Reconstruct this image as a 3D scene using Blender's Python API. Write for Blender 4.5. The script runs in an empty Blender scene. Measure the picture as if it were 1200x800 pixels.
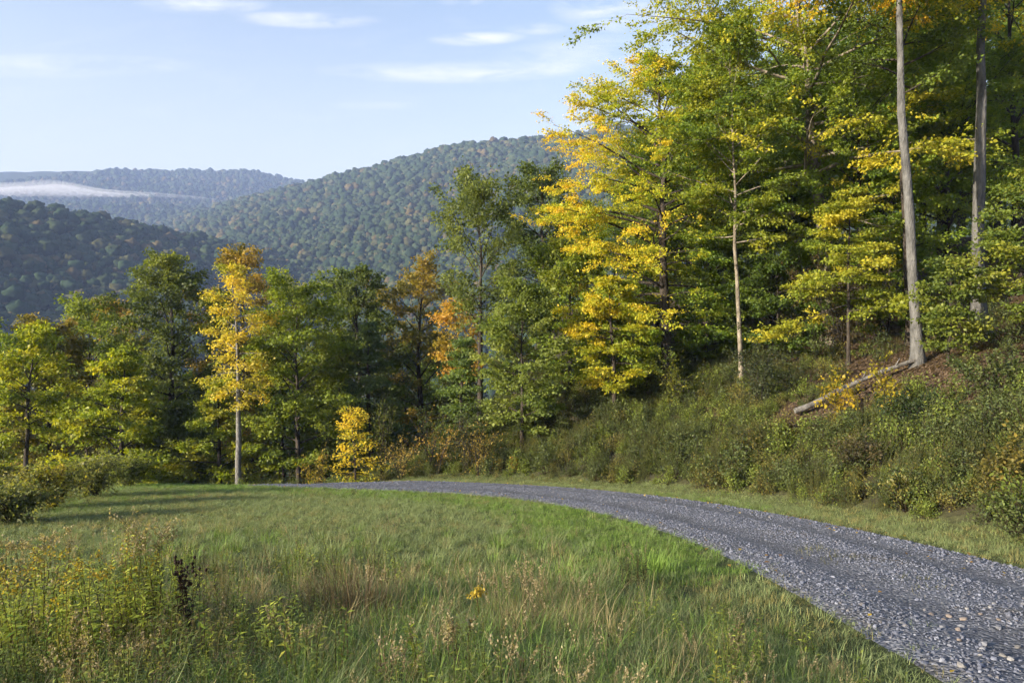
import bpy, math, random
import numpy as np
from mathutils import Vector

random.seed(7)
RNG = np.random.default_rng(7)
scene = bpy.context.scene
COL = scene.collection
PI = math.pi

# ------------------------------------------------------------------ camera
EYE = 2.0
PITCH = math.atan(40 / 800.0)            # horizon sits 40 px above the centre of the 1200x800 frame
cam_data = bpy.data.cameras.new('camera')
cam_data.sensor_width = 36.0
cam_data.lens = 24.0
cam_data.clip_start = 0.1
cam_data.clip_end = 20000
cam = bpy.data.objects.new('camera', cam_data)
cam.location = (0, 0, EYE)
cam.rotation_euler = (PI / 2 - PITCH, 0, 0)
COL.objects.link(cam)
scene.camera = cam

# ------------------------------------------------------------------ sun, sky, exposure
SUN_EL = math.radians(17)
SUN_AZ = math.radians(-121)               # from +Y (view direction), clockwise positive: sun stands to the left
sun_dir = Vector((math.sin(SUN_AZ) * math.cos(SUN_EL), math.cos(SUN_AZ) * math.cos(SUN_EL), math.sin(SUN_EL)))
sd = bpy.data.lights.new('sun', 'SUN')
sd.energy = 5.0
sd.angle = math.radians(0.6)
sd.color = (1.0, 0.87, 0.68)
sun = bpy.data.objects.new('sun', sd)
sun.rotation_euler = sun_dir.to_track_quat('Z', 'Y').to_euler()
sun.location = (-60, 0, 40)
COL.objects.link(sun)

world = bpy.data.worlds.new('World')
scene.world = world
world.use_nodes = True
wt = world.node_tree
wt.nodes.clear()


def wnode(tp, **kw):
    n = wt.nodes.new(tp)
    for k, v in kw.items():
        setattr(n, k, v)
    return n


def wmath(op, a, b=None, clamp=False):
    n = wt.nodes.new('ShaderNodeMath')
    n.operation = op
    n.use_clamp = clamp
    for i, v in enumerate((a, b)):
        if v is None:
            continue
        if isinstance(v, (int, float)):
            n.inputs[i].default_value = v
        else:
            wt.links.new(v, n.inputs[i])
    return n.outputs[0]


sky = wnode('ShaderNodeTexSky', sky_type='NISHITA', sun_disc=False)
sky.sun_elevation = SUN_EL
sky.sun_rotation = SUN_AZ
sky.air_density = 1.0
sky.dust_density = 3.2
sky.ozone_density = 1.0
sky.altitude = 300
tc = wnode('ShaderNodeTexCoord')
sep = wnode('ShaderNodeSeparateXYZ')
wt.links.new(tc.outputs['Generated'], sep.inputs[0])
az = wmath('ARCTAN2', sep.outputs[0], sep.outputs[1])
el = wmath('ARCSINE', sep.outputs[2])
comb = wnode('ShaderNodeCombineXYZ')
wt.links.new(wmath('MULTIPLY', az, 9.0), comb.inputs[0])
wt.links.new(wmath('MULTIPLY', wmath('ADD', el, wmath('MULTIPLY', wmath('POWER', az, 2.0), 0.17)), 42.0), comb.inputs[1])
nz = wnode('ShaderNodeTexNoise')
nz.inputs['Scale'].default_value = 1.0
nz.inputs['Detail'].default_value = 7.0
nz.inputs['Roughness'].default_value = 0.62
nz.inputs['Distortion'].default_value = 0.5
wt.links.new(comb.outputs[0], nz.inputs['Vector'])
wisps = None


def pix_dir(px, py):
    u, v = (px - 600) / 800.0, (400 - py) / 800.0
    c, s = math.cos(PITCH), math.sin(PITCH)
    return Vector((u, c + s * v, -s + c * v)).normalized()


# thin cirrus streaks: centre, half width, half height (pixels), tilt, strength
for px, py, hw, hh, tilt, st in [(240, 6, 70, 11, .02, 1.0), (360, 24, 85, 10, .05, .9), (560, 84, 190, 15, -.05, .75),
                                 (720, 16, 80, 24, .1, .85), (560, 46, 60, 9, -.06, .9), (100, 76, 110, 12, .05, .7),
                                 (700, 62, 130, 22, -.15, .6), (440, 124, 60, 6, 0, .3), (60, 84, 120, 8, 0, .4), (540, 2, 30, 6, 0, .6),
                                 (630, 34, 40, 8, 0, .5)]:
    d = pix_dir(px, py)
    a0, e0 = math.atan2(d.x, d.y), math.asin(d.z)
    u0 = (px - 600) / 800.0
    tilt = tilt * .5 + math.cos(e0) ** 2 * (360 - py) / 800.0 * u0 / math.sqrt(1 + u0 * u0)   # level in the picture
    dx = wmath('SUBTRACT', az, a0)
    dy = wmath('SUBTRACT', wmath('SUBTRACT', el, e0), wmath('MULTIPLY', dx, -tilt))
    r = wmath('ADD', wmath('POWER', wmath('ABSOLUTE', wmath('DIVIDE', dx, hw / 800.0)), 2.0),
              wmath('POWER', wmath('ABSOLUTE', wmath('DIVIDE', dy, hh * .85 / 800.0)), 2.0))
    g = wmath('MULTIPLY', wmath('SUBTRACT', 1.0, r, True), st)
    wisps = g if wisps is None else wmath('MAXIMUM', wisps, g)
cl = wmath('MULTIPLY', wmath('MULTIPLY', wmath('SUBTRACT', nz.outputs[0], 0.35), 3.4, True), wisps, True)
ambient_wisp = wmath('MULTIPLY', wmath('SUBTRACT', nz.outputs[0], 0.5, True), 0.35, True)
cl = wmath('MULTIPLY', wmath('MAXIMUM', cl, ambient_wisp), 0.85, True)
mix = wnode('ShaderNodeMixRGB')
wt.links.new(cl, mix.inputs[0])
tint = wnode('ShaderNodeMixRGB', blend_type='MULTIPLY')
tint.inputs[0].default_value = 1.0
tint.inputs[2].default_value = (0.84, 0.90, 0.94, 1)
wt.links.new(sky.outputs[0], tint.inputs[1])
veil = wnode('ShaderNodeMixRGB')                 # milky air low over the horizon, all the way round
vf = wmath('POWER', wmath('SUBTRACT', 1.0, wmath('DIVIDE', wmath('ABSOLUTE', el), 0.55), True), 1.3)
wt.links.new(wmath('MULTIPLY', vf, 0.95), veil.inputs[0])
wt.links.new(tint.outputs[0], veil.inputs[1])
veil.inputs[2].default_value = (3.4, 3.2, 3.05, 1)
wt.links.new(veil.outputs[0], mix.inputs[1])
mix.inputs[2].default_value = (3.9, 3.8, 3.8, 1)
bg = wnode('ShaderNodeBackground')
bg.inputs['Strength'].default_value = 0.10
wt.links.new(mix.outputs[0], bg.inputs[0])
wo = wnode('ShaderNodeOutputWorld')
wt.links.new(bg.outputs[0], wo.inputs[0])

vs = scene.view_settings
vs.view_transform = 'Standard'
vs.look = 'None'
vs.exposure = 1.78
vs.gamma = 1.0
vs.use_curve_mapping = False
cy = scene.cycles
cy.use_denoising = True
cy.max_bounces = 6
cy.diffuse_bounces = 4
cy.glossy_bounces = 1
cy.transmission_bounces = 4
cy.transparent_max_bounces = 8
cy.volume_bounces = 0
cy.caustics_reflective = False
cy.caustics_refractive = False
cy.sample_clamp_indirect = 4.0
cy.use_adaptive_sampling = True
cy.adaptive_threshold = 0.03


# ------------------------------------------------------------------ small helpers
def sstep(a, b, x):
    t = np.clip((x - a) / (b - a), 0, 1)
    return t * t * (3 - 2 * t)


def at(px, py, Y):
    """world point seen at a pixel of the 1200x800 frame, at forward distance Y"""
    d = pix_dir(px, py)
    k = Y / d.y
    return Vector((d.x * k, Y, EYE + d.z * k))


def link(o, parent=None, label=None, cat=None, group=None, kind=None):
    COL.objects.link(o)
    if parent is not None:
        o.parent = parent
    if label:
        o['label'] = label
    if cat:
        o['category'] = cat
    if group:
        o['group'] = group
    if kind:
        o['kind'] = kind
    return o


def empty(name, loc, label, cat, group=None, rz=0.0):
    o = bpy.data.objects.new(name, None)
    o.location = loc
    o.rotation_euler = (0, 0, rz)
    o.empty_display_size = 0.3
    return link(o, None, label, cat, group)


class Q:
    """collects quads with a colour per face"""
    def __init__(s):
        s.v, s.f, s.c, s.n = [], [], [], 0

    def add(s, V, F, C=None):
        V = np.asarray(V, np.float32).reshape(-1, 3)
        F = np.asarray(F, np.int32).reshape(-1, 4)
        s.v.append(V)
        s.f.append(F + s.n)
        s.n += len(V)
        if C is None:
            C = np.ones((len(F), 3), np.float32) * .1
        s.c.append(np.broadcast_to(np.asarray(C, np.float32), (len(F), 3)))

    def mesh(s, name, mat, smooth=False):
        V, F, C = np.concatenate(s.v), np.concatenate(s.f), np.concatenate(s.c)
        me = bpy.data.meshes.new(name)
        me.vertices.add(len(V))
        me.vertices.foreach_set('co', V.ravel())
        me.loops.add(len(F) * 4)
        me.loops.foreach_set('vertex_index', F.ravel())
        me.polygons.add(len(F))
        me.polygons.foreach_set('loop_start', np.arange(len(F), dtype=np.int32) * 4)
        if smooth:
            me.polygons.foreach_set('use_smooth', np.ones(len(F), bool))
        me.update(calc_edges=True)
        a = me.attributes.new('col', 'FLOAT_COLOR', 'FACE')
        a.data.foreach_set('color', np.concatenate([C, np.ones((len(C), 1), np.float32)], 1).ravel())
        me.materials.append(mat)
        return me


def unit(v):
    return v / (np.linalg.norm(v, axis=-1, keepdims=True) + 1e-9)


def tube(q, P, R, sides, col=(.1, .1, .1), rough=0.0):
    P = np.asarray(P, float)
    R = np.asarray(R, float)
    n = len(P)
    T = np.gradient(P, axis=0)
    T = unit(T)
    ref = np.array([1., 0, 0]) if abs(T[0][0]) < .8 else np.array([0, 1., 0])
    A = unit(np.cross(T, ref))
    B = np.cross(T, A)
    th = np.linspace(0, 2 * PI, sides, endpoint=False)
    rr = R[:, None] * (1 + rough * RNG.standard_normal((n, sides)))
    V = P[:, None, :] + rr[:, :, None] * (np.cos(th)[None, :, None] * A[:, None, :] + np.sin(th)[None, :, None] * B[:, None, :])
    i, j = np.meshgrid(np.arange(n - 1), np.arange(sides), indexing='ij')
    j2 = (j + 1) % sides
    F = np.stack([i * sides + j, i * sides + j2, (i + 1) * sides + j2, (i + 1) * sides + j], -1).reshape(-1, 4)
    q.add(V.reshape(-1, 3), F, col)


def leaves(q, P, D, N, L, W, C, fold=.25, droop=.1):
    """kite leaves: base P, direction D, normal N (all Nx3), length L, half width W"""
    D = unit(D)
    S = unit(np.cross(D, N))
    N = np.cross(S, D)
    L = np.asarray(L)[:, None]
    W = np.asarray(W)[:, None]
    a = P
    b = P + D * L * .45 - S * W + N * W * fold
    c = P + D * L - N * L * droop
    d = P + D * L * .45 + S * W + N * W * fold
    V = np.stack([a, b, c, d], 1).reshape(-1, 3)
    F = np.arange(len(P) * 4).reshape(-1, 4)
    q.add(V, F, C)


def ramp(t, pal):
    pal = np.asarray(pal, float)
    x = np.clip(t, 0, .9999) * (len(pal) - 1)
    i = x.astype(int)
    f = (x - i)[:, None]
    return pal[i] * (1 - f) + pal[np.minimum(i + 1, len(pal) - 1)] * f


# ------------------------------------------------------------------ materials
MATS = {}


def new_mat(name):
    m = bpy.data.materials.new(name)
    m.use_nodes = True
    m.node_tree.nodes.clear()
    MATS[name] = m
    return m, m.node_tree


def foliage_mat(name, trans=.38, rough=.5, spec=.25, vary=.25):
    m, t = new_mat(name)
    at_ = t.nodes.new('ShaderNodeAttribute')
    at_.attribute_name = 'col'
    oi = t.nodes.new('ShaderNodeObjectInfo')
    hsv = t.nodes.new('ShaderNodeHueSaturation')
    mr = t.nodes.new('ShaderNodeMapRange')
    mr.inputs['To Min'].default_value = 1 - vary
    mr.inputs['To Max'].default_value = 1 + vary
    t.links.new(oi.outputs['Random'], mr.inputs[0])
    t.links.new(mr.outputs[0], hsv.inputs['Value'])
    t.links.new(at_.outputs['Color'], hsv.inputs['Color'])
    p = t.nodes.new('ShaderNodeBsdfPrincipled')
    p.inputs['Roughness'].default_value = rough
    p.inputs['Specular IOR Level'].default_value = spec
    t.links.new(hsv.outputs[0], p.inputs['Base Color'])
    tr = t.nodes.new('ShaderNodeBsdfTranslucent')
    tint = t.nodes.new('ShaderNodeMixRGB')
    tint.blend_type = 'MULTIPLY'
    tint.inputs[0].default_value = 1
    tint.inputs[2].default_value = (1.5, 1.45, .55, 1)
    t.links.new(hsv.outputs[0], tint.inputs[1])
    t.links.new(tint.outputs[0], tr.inputs[0])
    mx = t.nodes.new('ShaderNodeMixShader')
    mx.inputs[0].default_value = trans
    t.links.new(p.outputs[0], mx.inputs[1])
    t.links.new(tr.outputs[0], mx.inputs[2])
    o = t.nodes.new('ShaderNodeOutputMaterial')
    t.links.new(mx.outputs[0], o.inputs[0])
    return m


def ground_like(name, stops, scale, rough=.9, bump=.3, bscale=None, detail=8, stretch=(1, 1, 1), coord='Object'):
    m, t = new_mat(name)
    tcn = t.nodes.new('ShaderNodeTexCoord')
    mp = t.nodes.new('ShaderNodeMapping')
    mp.inputs['Scale'].default_value = stretch
    t.links.new(tcn.outputs[coord], mp.inputs[0])
    n = t.nodes.new('ShaderNodeTexNoise')
    n.inputs['Scale'].default_value = scale
    n.inputs['Detail'].default_value = detail
    n.inputs['Roughness'].default_value = .65
    t.links.new(mp.outputs[0], n.inputs['Vector'])
    cr = t.nodes.new('ShaderNodeValToRGB')
    e = cr.color_ramp.elements
    while len(e) < len(stops):
        e.new(.5)
    for k, (pos, c) in enumerate(stops):
        e[k].position = pos
        e[k].color = (*c, 1)
    t.links.new(n.outputs[0], cr.inputs[0])
    n2 = t.nodes.new('ShaderNodeTexNoise')
    n2.inputs['Scale'].default_value = bscale or scale * 6
    n2.inputs['Detail'].default_value = 6
    t.links.new(mp.outputs[0], n2.inputs['Vector'])
    b = t.nodes.new('ShaderNodeBump')
    b.inputs['Strength'].default_value = bump
    b.inputs['Distance'].default_value = .05
    t.links.new(n2.outputs[0], b.inputs['Height'])
    p = t.nodes.new('ShaderNodeBsdfPrincipled')
    p.inputs['Roughness'].default_value = rough
    p.inputs['Specular IOR Level'].default_value = .2
    t.links.new(cr.outputs[0], p.inputs['Base Color'])
    t.links.new(b.outputs[0], p.inputs['Normal'])
    o = t.nodes.new('ShaderNodeOutputMaterial')
    t.links.new(p.outputs[0], o.inputs[0])
    return m


LEAF = foliage_mat('leaf', .46, .5, .25, .0)
GRASS = foliage_mat('grass_blade', .30, .55, .2, .22)
HERB = foliage_mat('herb_leaf', .40, .5, .25, .2)
FARCROWN = foliage_mat('far_crown', .0, .9, .0, .25)


def bark(name, dark, light, scale=9, stretch=(1, 1, .22)):
    return ground_like(name, [(.30, dark), (.5, tuple((a + b) / 2 for a, b in zip(dark, light))), (.70, light)], scale, .9, 1.0, scale * 3, 6, stretch)


BARK_DARK = bark('bark_dark', (.022, .018, .014), (.075, .062, .05))
BARK_GREY = bark('bark_grey', (.040, .040, .039), (.165, .163, .158), 5, (1, 1, .35))
BARK_PALE = bark('bark_pale', (.07, .067, .062), (.25, .245, .23), 8, (1, 1, .6))
BARK_MOTTLE = bark('bark_mottled', (.05, .042, .03), (.30, .26, .20), 4, (1, 1, .7))
LOGMAT = bark('weathered_wood', (.06, .055, .05), (.21, .20, .185), 7, (1, 1, 1))
STONE = foliage_mat('stone', .0, .85, .2, .18)

# ------------------------------------------------------------------ the lie of the land
ROAD = np.array([(5.0, -14), (5.2, -6), (5.3, 0), (5.3, 4), (5.35, 8), (5.25, 11), (4.6, 14.5), (3.3, 18.0), (1.2, 21.0), (-1.6, 23.1),
                 (-5.2, 24.6), (-10, 26.4), (-16, 28.8), (-26, 33), (-40, 41)], float)


def smooth_line(P, n=6):
    out = []
    for i in range(len(P) - 1):
        p0, p1, p2, p3 = P[max(i - 1, 0)], P[i], P[i + 1], P[min(i + 2, len(P) - 1)]
        for k in range(n):
            t = k / n
            out.append(.5 * (2 * p1 + (p2 - p0) * t + (2 * p0 - 5 * p1 + 4 * p2 - p3) * t * t + (3 * p1 - p0 - 3 * p2 + p3) * t ** 3))
    out.append(P[-1])
    return np.array(out)


ROADC = smooth_line(ROAD)
ROAD_HALF = 1.98


def line_dist(x, y, P, Z=None):
    """distance, sign (right of travel positive) and interpolated value along a polyline"""
    x = np.asarray(x, float)
    y = np.asarray(y, float)
    best = np.full(x.shape, 1e18)
    sgn = np.ones(x.shape)
    zz = np.zeros(x.shape)
    for i in range(len(P) - 1):
        ax, ay = P[i][0], P[i][1]
        dx, dy = P[i + 1][0] - ax, P[i + 1][1] - ay
        l2 = dx * dx + dy * dy
        t = np.clip(((x - ax) * dx + (y - ay) * dy) / l2, 0, 1)
        ex, ey = x - ax - t * dx, y - ay - t * dy
        d = ex * ex + ey * ey
        m = d < best
        best = np.where(m, d, best)
        sgn = np.where(m, np.sign(dy * ex - dx * ey + 1e-12), sgn)
        if Z is not None:
            zz = np.where(m, Z[i] + (Z[i + 1] - Z[i]) * t, zz)
    return np.sqrt(best), sgn, zz


def wave(x, y, f, seed):
    r = np.random.default_rng(seed)
    z = 0
    for k in range(5):
        a = r.uniform(0, 2 * PI)
        ff = f * r.uniform(.6, 1.8)
        z = z + np.sin((x * math.cos(a) + y * math.sin(a)) * ff + r.uniform(0, 6.28))
    return z / 5


def ridge(pts):
    W = np.array([tuple(at(px, py, Y)) for px, py, Y in pts])
    return W[:, :2], W[:, 2]


RIDGES = [
    # near left spur, running away to the right, falling
    (ridge([(-700, 159, 330), (-300, 199, 400), (0, 249, 480), (80, 259, 520), (150, 271, 560), (250, 290, 620), (340, 313, 670), (430, 341, 720), (540, 370, 770)]), .52),
    # the long wooded hill behind, rising to the right
    (ridge([(60, 279, 1500), (180, 263, 1380), (240, 252, 1320), (300, 240, 1270), (350, 226, 1230), (420, 209, 1170), (480, 194, 1120), (540, 179, 1070), (600, 172, 1030), (660, 168, 990),
            (760, 157, 930), (900, 142, 860), (1300, 97, 700)]), .48),
    # its lower spur
    (ridge([(300, 266, 1010), (380, 254, 960), (460, 244, 900), (540, 232, 850), (620, 216, 800), (700, 200, 760), (900, 164, 680)]), .5),
    # low ridge before the mist
    (ridge([(-500, 254, 1500), (-50, 252, 1420), (60, 246, 1420), (120, 243, 1420), (180, 245, 1420), (250, 249, 1450), (330, 258, 1500)]), .4),
    # far ridge
    (ridge([(-900, 193, 2200), (-300, 195, 2050), (0, 202, 1950), (110, 201, 1930), (200, 204, 1930), (290, 203, 1950), (345, 214, 1990), (420, 231, 2050), (520, 253, 2100)]), .42),
]
FLOOR = -70.0


def road_s(x, y):
    d, s, _ = line_dist(x, y, ROADC)
    return d * s


def H(x, y, s=None):
    x = np.asarray(x, float)
    y = np.asarray(y, float)
    if s is None:
        s = road_s(x, y)
    z = -.181 * np.clip(y, -25, 1e9)
    z = z + .05 * wave(x, y, .8, 3) * sstep(2.4, 4, np.abs(s)) + .12 * wave(x, y, .22, 4) * sstep(2.4, 6, np.abs(s))
    o = np.clip(s - ROAD_HALF - 1.1, 0, None)
    A = sstep(-9.5, 2, x)
    prof = np.where(o < 7.5, .56 * o, .56 * 7.5 + .36 * (np.minimum(o, 45) - 7.5)) - .25 * (1 - np.exp(-o / .8))
    z = z + A * prof + A * .25 * wave(x, y, .9, 9) * sstep(1.5, 4, o)
    w = 1 - sstep(-8, 6, x - .12 * (y - 27))
    z = z - w * .2 * np.clip(y - 28, 0, None)
    z = z - .13 * np.clip(y - 24.6 + .1 * np.clip(-x - 5, 0, 20), 0, 4) * sstep(-3, -8, x)
    z = z - .17 * np.clip(-x - 12.6 - .316 * (y - 15.2), 0, None) * sstep(4, 12, y)
    z = z - .25 * np.clip(-x - 60, 0, None)
    z = np.where(z < FLOOR, FLOOR, z)
    r = np.hypot(x, y)
    z = np.where(r > 140, np.minimum(z, 4 - .4 * (r - 140)), z)
    z = np.maximum(z, FLOOR)
    if np.any(r > 150):
        for (P, Z), sl in RIDGES:
            d, _, zz = line_dist(x, y, P, Z)
            h = zz - sl * (np.sqrt(d * d + 40 ** 2) - 40)
            h = h + sstep(0, 150, d) * (14 * wave(x, y, .011, 21) + 7 * wave(x, y, .03, 22))
            k = 18.0
            h = np.where(r > 150, h, -1e3)
            z = np.maximum(z, h) + np.maximum(0, k - np.abs(z - h)) ** 2 / (4 * k)
    return z


def hit(px, py, tmax=140):
    """where the ray through a pixel meets the near ground"""
    d = pix_dir(px, py)
    t = np.concatenate([np.arange(2, 60, .04), np.arange(60, tmax, .3)])
    X, Y, Z = d.x * t, d.y * t, EYE + d.z * t
    g = H(X, Y)
    k = np.argmax(Z < g)
    return Vector((X[k], Y[k], float(g[k])))


# one sheet of land on a polar grid: fine near, coarse far
ang = np.unique(np.concatenate([np.linspace(-180, -50, 60), np.linspace(-50, 50, 420), np.linspace(50, 180, 60)]))[:-1]
ang = np.radians(ang)
rad = np.concatenate([[0.02], np.geomspace(.8, 3400, 330)])
AA, RR = np.meshgrid(ang, rad)
GX, GY = np.sin(AA) * RR, np.cos(AA) * RR
GS = road_s(GX, GY)
GZ = H(GX, GY, GS)
# leave a shallow bed under the road sheet
GZ = GZ - .05 * (np.abs(GS) < ROAD_HALF - .25)
q = Q()
n, k = GX.shape
i, j = np.meshgrid(np.arange(n - 1), np.arange(k), indexing='ij')
j2 = (j + 1) % k
F = np.stack([i * k + j, i * k + j2, (i + 1) * k + j2, (i + 1) * k + j], -1).reshape(-1, 4)[:, ::-1]
# ground cover colour per face: meadow soil, leaf litter under the wood, dark wooded floor far off
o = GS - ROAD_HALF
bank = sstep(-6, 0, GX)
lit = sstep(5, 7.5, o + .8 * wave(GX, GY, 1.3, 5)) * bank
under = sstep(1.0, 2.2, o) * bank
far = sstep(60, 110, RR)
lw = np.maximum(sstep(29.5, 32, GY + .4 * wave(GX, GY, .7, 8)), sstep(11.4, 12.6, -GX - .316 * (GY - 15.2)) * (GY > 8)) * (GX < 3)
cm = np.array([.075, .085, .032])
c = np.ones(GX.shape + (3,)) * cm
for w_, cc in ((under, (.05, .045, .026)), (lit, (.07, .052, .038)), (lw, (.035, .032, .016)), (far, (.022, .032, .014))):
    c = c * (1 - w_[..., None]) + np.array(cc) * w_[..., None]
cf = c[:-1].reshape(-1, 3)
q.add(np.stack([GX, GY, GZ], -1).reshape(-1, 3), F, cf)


def land_mat():
    m, t = new_mat('land')
    a = t.nodes.new('ShaderNodeAttribute')
    a.attribute_name = 'col'
    g = t.nodes.new('ShaderNodeNewGeometry')
    n1 = t.nodes.new('ShaderNodeTexNoise')
    n1.inputs['Scale'].default_value = 6
    n1.inputs['Detail'].default_value = 10
    n1.inputs['Roughness'].default_value = .75
    t.links.new(g.outputs['Position'], n1.inputs['Vector'])
    h = t.nodes.new('ShaderNodeHueSaturation')
    mr = t.nodes.new('ShaderNodeMapRange')
    mr.inputs['From Min'].default_value = .3
    mr.inputs['From Max'].default_value = .7
    mr.inputs['To Min'].default_value = .35
    mr.inputs['To Max'].default_value = 1.9
    t.links.new(n1.outputs[0], mr.inputs[0])
    t.links.new(mr.outputs[0], h.inputs['Value'])
    t.links.new(a.outputs['Color'], h.inputs['Color'])
    b = t.nodes.new('ShaderNodeBump')
    b.inputs['Strength'].default_value = .6
    b.inputs['Distance'].default_value = .06
    t.links.new(n1.outputs[0], b.inputs['Height'])
    p = t.nodes.new('ShaderNodeBsdfPrincipled')
    p.inputs['Roughness'].default_value = .95
    p.inputs['Specular IOR Level'].default_value = .1
    t.links.new(h.outputs[0], p.inputs['Base Color'])
    t.links.new(b.outputs[0], p.inputs['Normal'])
    o_ = t.nodes.new('ShaderNodeOutputMaterial')
    t.links.new(p.outputs[0], o_.inputs[0])
    return m


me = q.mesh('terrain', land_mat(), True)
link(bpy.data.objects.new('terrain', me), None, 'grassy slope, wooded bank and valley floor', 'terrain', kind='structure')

# ------------------------------------------------------------------ gravel road
RN = smooth_line(ROAD, 26)
T = unit(np.gradient(RN, axis=0))
Nr = np.stack([T[:, 1], -T[:, 0]], 1)
lat = np.linspace(-1, 1, 25)
edge_l = ROAD_HALF + .10 * wave(RN[:, 0], RN[:, 1], 2.2, 31) + .05 * wave(RN[:, 0], RN[:, 1], 7, 33)
LX = RN[:, 0][:, None] + Nr[:, 0][:, None] * lat[None] * edge_l[:, None]
LY = RN[:, 1][:, None] + Nr[:, 1][:, None] * lat[None] * edge_l[:, None]


def crown_prof(l):
    """camber with two wheel tracks; l in metres from the road centre"""
    return .035 + .05 * (1 - (np.abs(l) / 2.0) ** 2) - .045 * np.exp(-((np.abs(l) - .85) / .3) ** 2)


def road_z(x, y, s):
    return H(x, y, s) + crown_prof(s) * sstep(2.05, 1.75, np.abs(s)) - .03 * sstep(1.75, 2.05, np.abs(s))


SL = np.broadcast_to(lat[None] * edge_l[:, None], LX.shape)
LZ = road_z(LX, LY, SL) + .006 * wave(LX, LY, 6, 41)
trk_ = np.exp(-((np.abs(SL) - .85) / .34) ** 2)
soil = sstep(.15, .75, wave(LX, LY, 1.9, 45) + .5 * wave(LX, LY, 5, 46)) * np.exp(-(SL / .45) ** 2) + .7 * sstep(1.5, 2.0, np.abs(SL)) * sstep(-.2, .5, wave(LX, LY, 3, 47))
wear = np.ones(LX.shape + (3,)) * (1 - .16 * trk_)[..., None]
wear = wear * (1 - .7 * np.clip(soil, 0, 1)[..., None]) + .7 * np.clip(soil, 0, 1)[..., None] * np.array([.95, .80, .55])
ROADC_COL = wear[:-1, :-1].reshape(-1, 3)
q = Q()
n, k = LX.shape
i, j = np.meshgrid(np.arange(n - 1), np.arange(k - 1), indexing='ij')
F = np.stack([i * k + j, i * k + j + 1, (i + 1) * k + j + 1, (i + 1) * k + j], -1).reshape(-1, 4)
q.add(np.stack([LX, LY, LZ], -1).reshape(-1, 3), F, ROADC_COL)


def gravel_mat():
    m, t = new_mat('gravel')
    g = t.nodes.new('ShaderNodeNewGeometry')
    v = t.nodes.new('ShaderNodeTexVoronoi')
    v.inputs['Scale'].default_value = 26
    t.links.new(g.outputs['Position'], v.inputs['Vector'])
    n1 = t.nodes.new('ShaderNodeTexNoise')
    n1.inputs['Scale'].default_value = 1.7
    n1.inputs['Detail'].default_value = 8
    n1.inputs['Roughness'].default_value = .7
    t.links.new(g.outputs['Position'], n1.inputs['Vector'])
    bw = t.nodes.new('ShaderNodeRGBToBW')
    t.links.new(v.outputs['Color'], bw.inputs[0])
    cr = t.nodes.new('ShaderNodeValToRGB')
    e = cr.color_ramp.elements
    e.new(.5)
    e[0].position, e[0].color = .1, (.07, .076, .098, 1)
    e[1].position, e[1].color = .5, (.128, .137, .168, 1)
    e[2].position, e[2].color = .92, (.23, .24, .27, 1)
    t.links.new(bw.outputs[0], cr.inputs[0])
    mx = t.nodes.new('ShaderNodeMixRGB')
    mx.blend_type = 'MULTIPLY'
    mx.inputs[0].default_value = .75
    cr2 = t.nodes.new('ShaderNodeValToRGB')
    cr2.color_ramp.elements[0].position, cr2.color_ramp.elements[0].color = .35, (.6, .6, .6, 1)
    cr2.color_ramp.elements[1].position, cr2.color_ramp.elements[1].color = .68, (1.0, 1.0, 1.0, 1)
    t.links.new(n1.outputs[0], cr2.inputs[0])
    t.links.new(cr.outputs[0], mx.inputs[1])
    t.links.new(cr2.outputs[0], mx.inputs[2])
    at_ = t.nodes.new('ShaderNodeAttribute')
    at_.attribute_name = 'col'
    mw = t.nodes.new('ShaderNodeMixRGB')
    mw.blend_type = 'MULTIPLY'
    mw.inputs[0].default_value = 1
    t.links.new(mx.outputs[0], mw.inputs[1])
    t.links.new(at_.outputs['Color'], mw.inputs[2])
    mx = mw
    b = t.nodes.new('ShaderNodeBump')
    b.inputs['Strength'].default_value = .9
    b.inputs['Distance'].default_value = .03
    t.links.new(v.outputs['Distance'], b.inputs['Height'])
    b.invert = True
    p = t.nodes.new('ShaderNodeBsdfPrincipled')
    p.inputs['Roughness'].default_value = .85
    p.inputs['Specular IOR Level'].default_value = .25
    t.links.new(mx.outputs[0], p.inputs['Base Color'])
    t.links.new(b.outputs[0], p.inputs['Normal'])
    o_ = t.nodes.new('ShaderNodeOutputMaterial')
    t.links.new(p.outputs[0], o_.inputs[0])
    return m


road = link(bpy.data.objects.new('gravel_road', q.mesh('gravel_road', gravel_mat(), True)), None,
            'grey gravel track curving left round the meadow', 'road', kind='structure')


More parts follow.
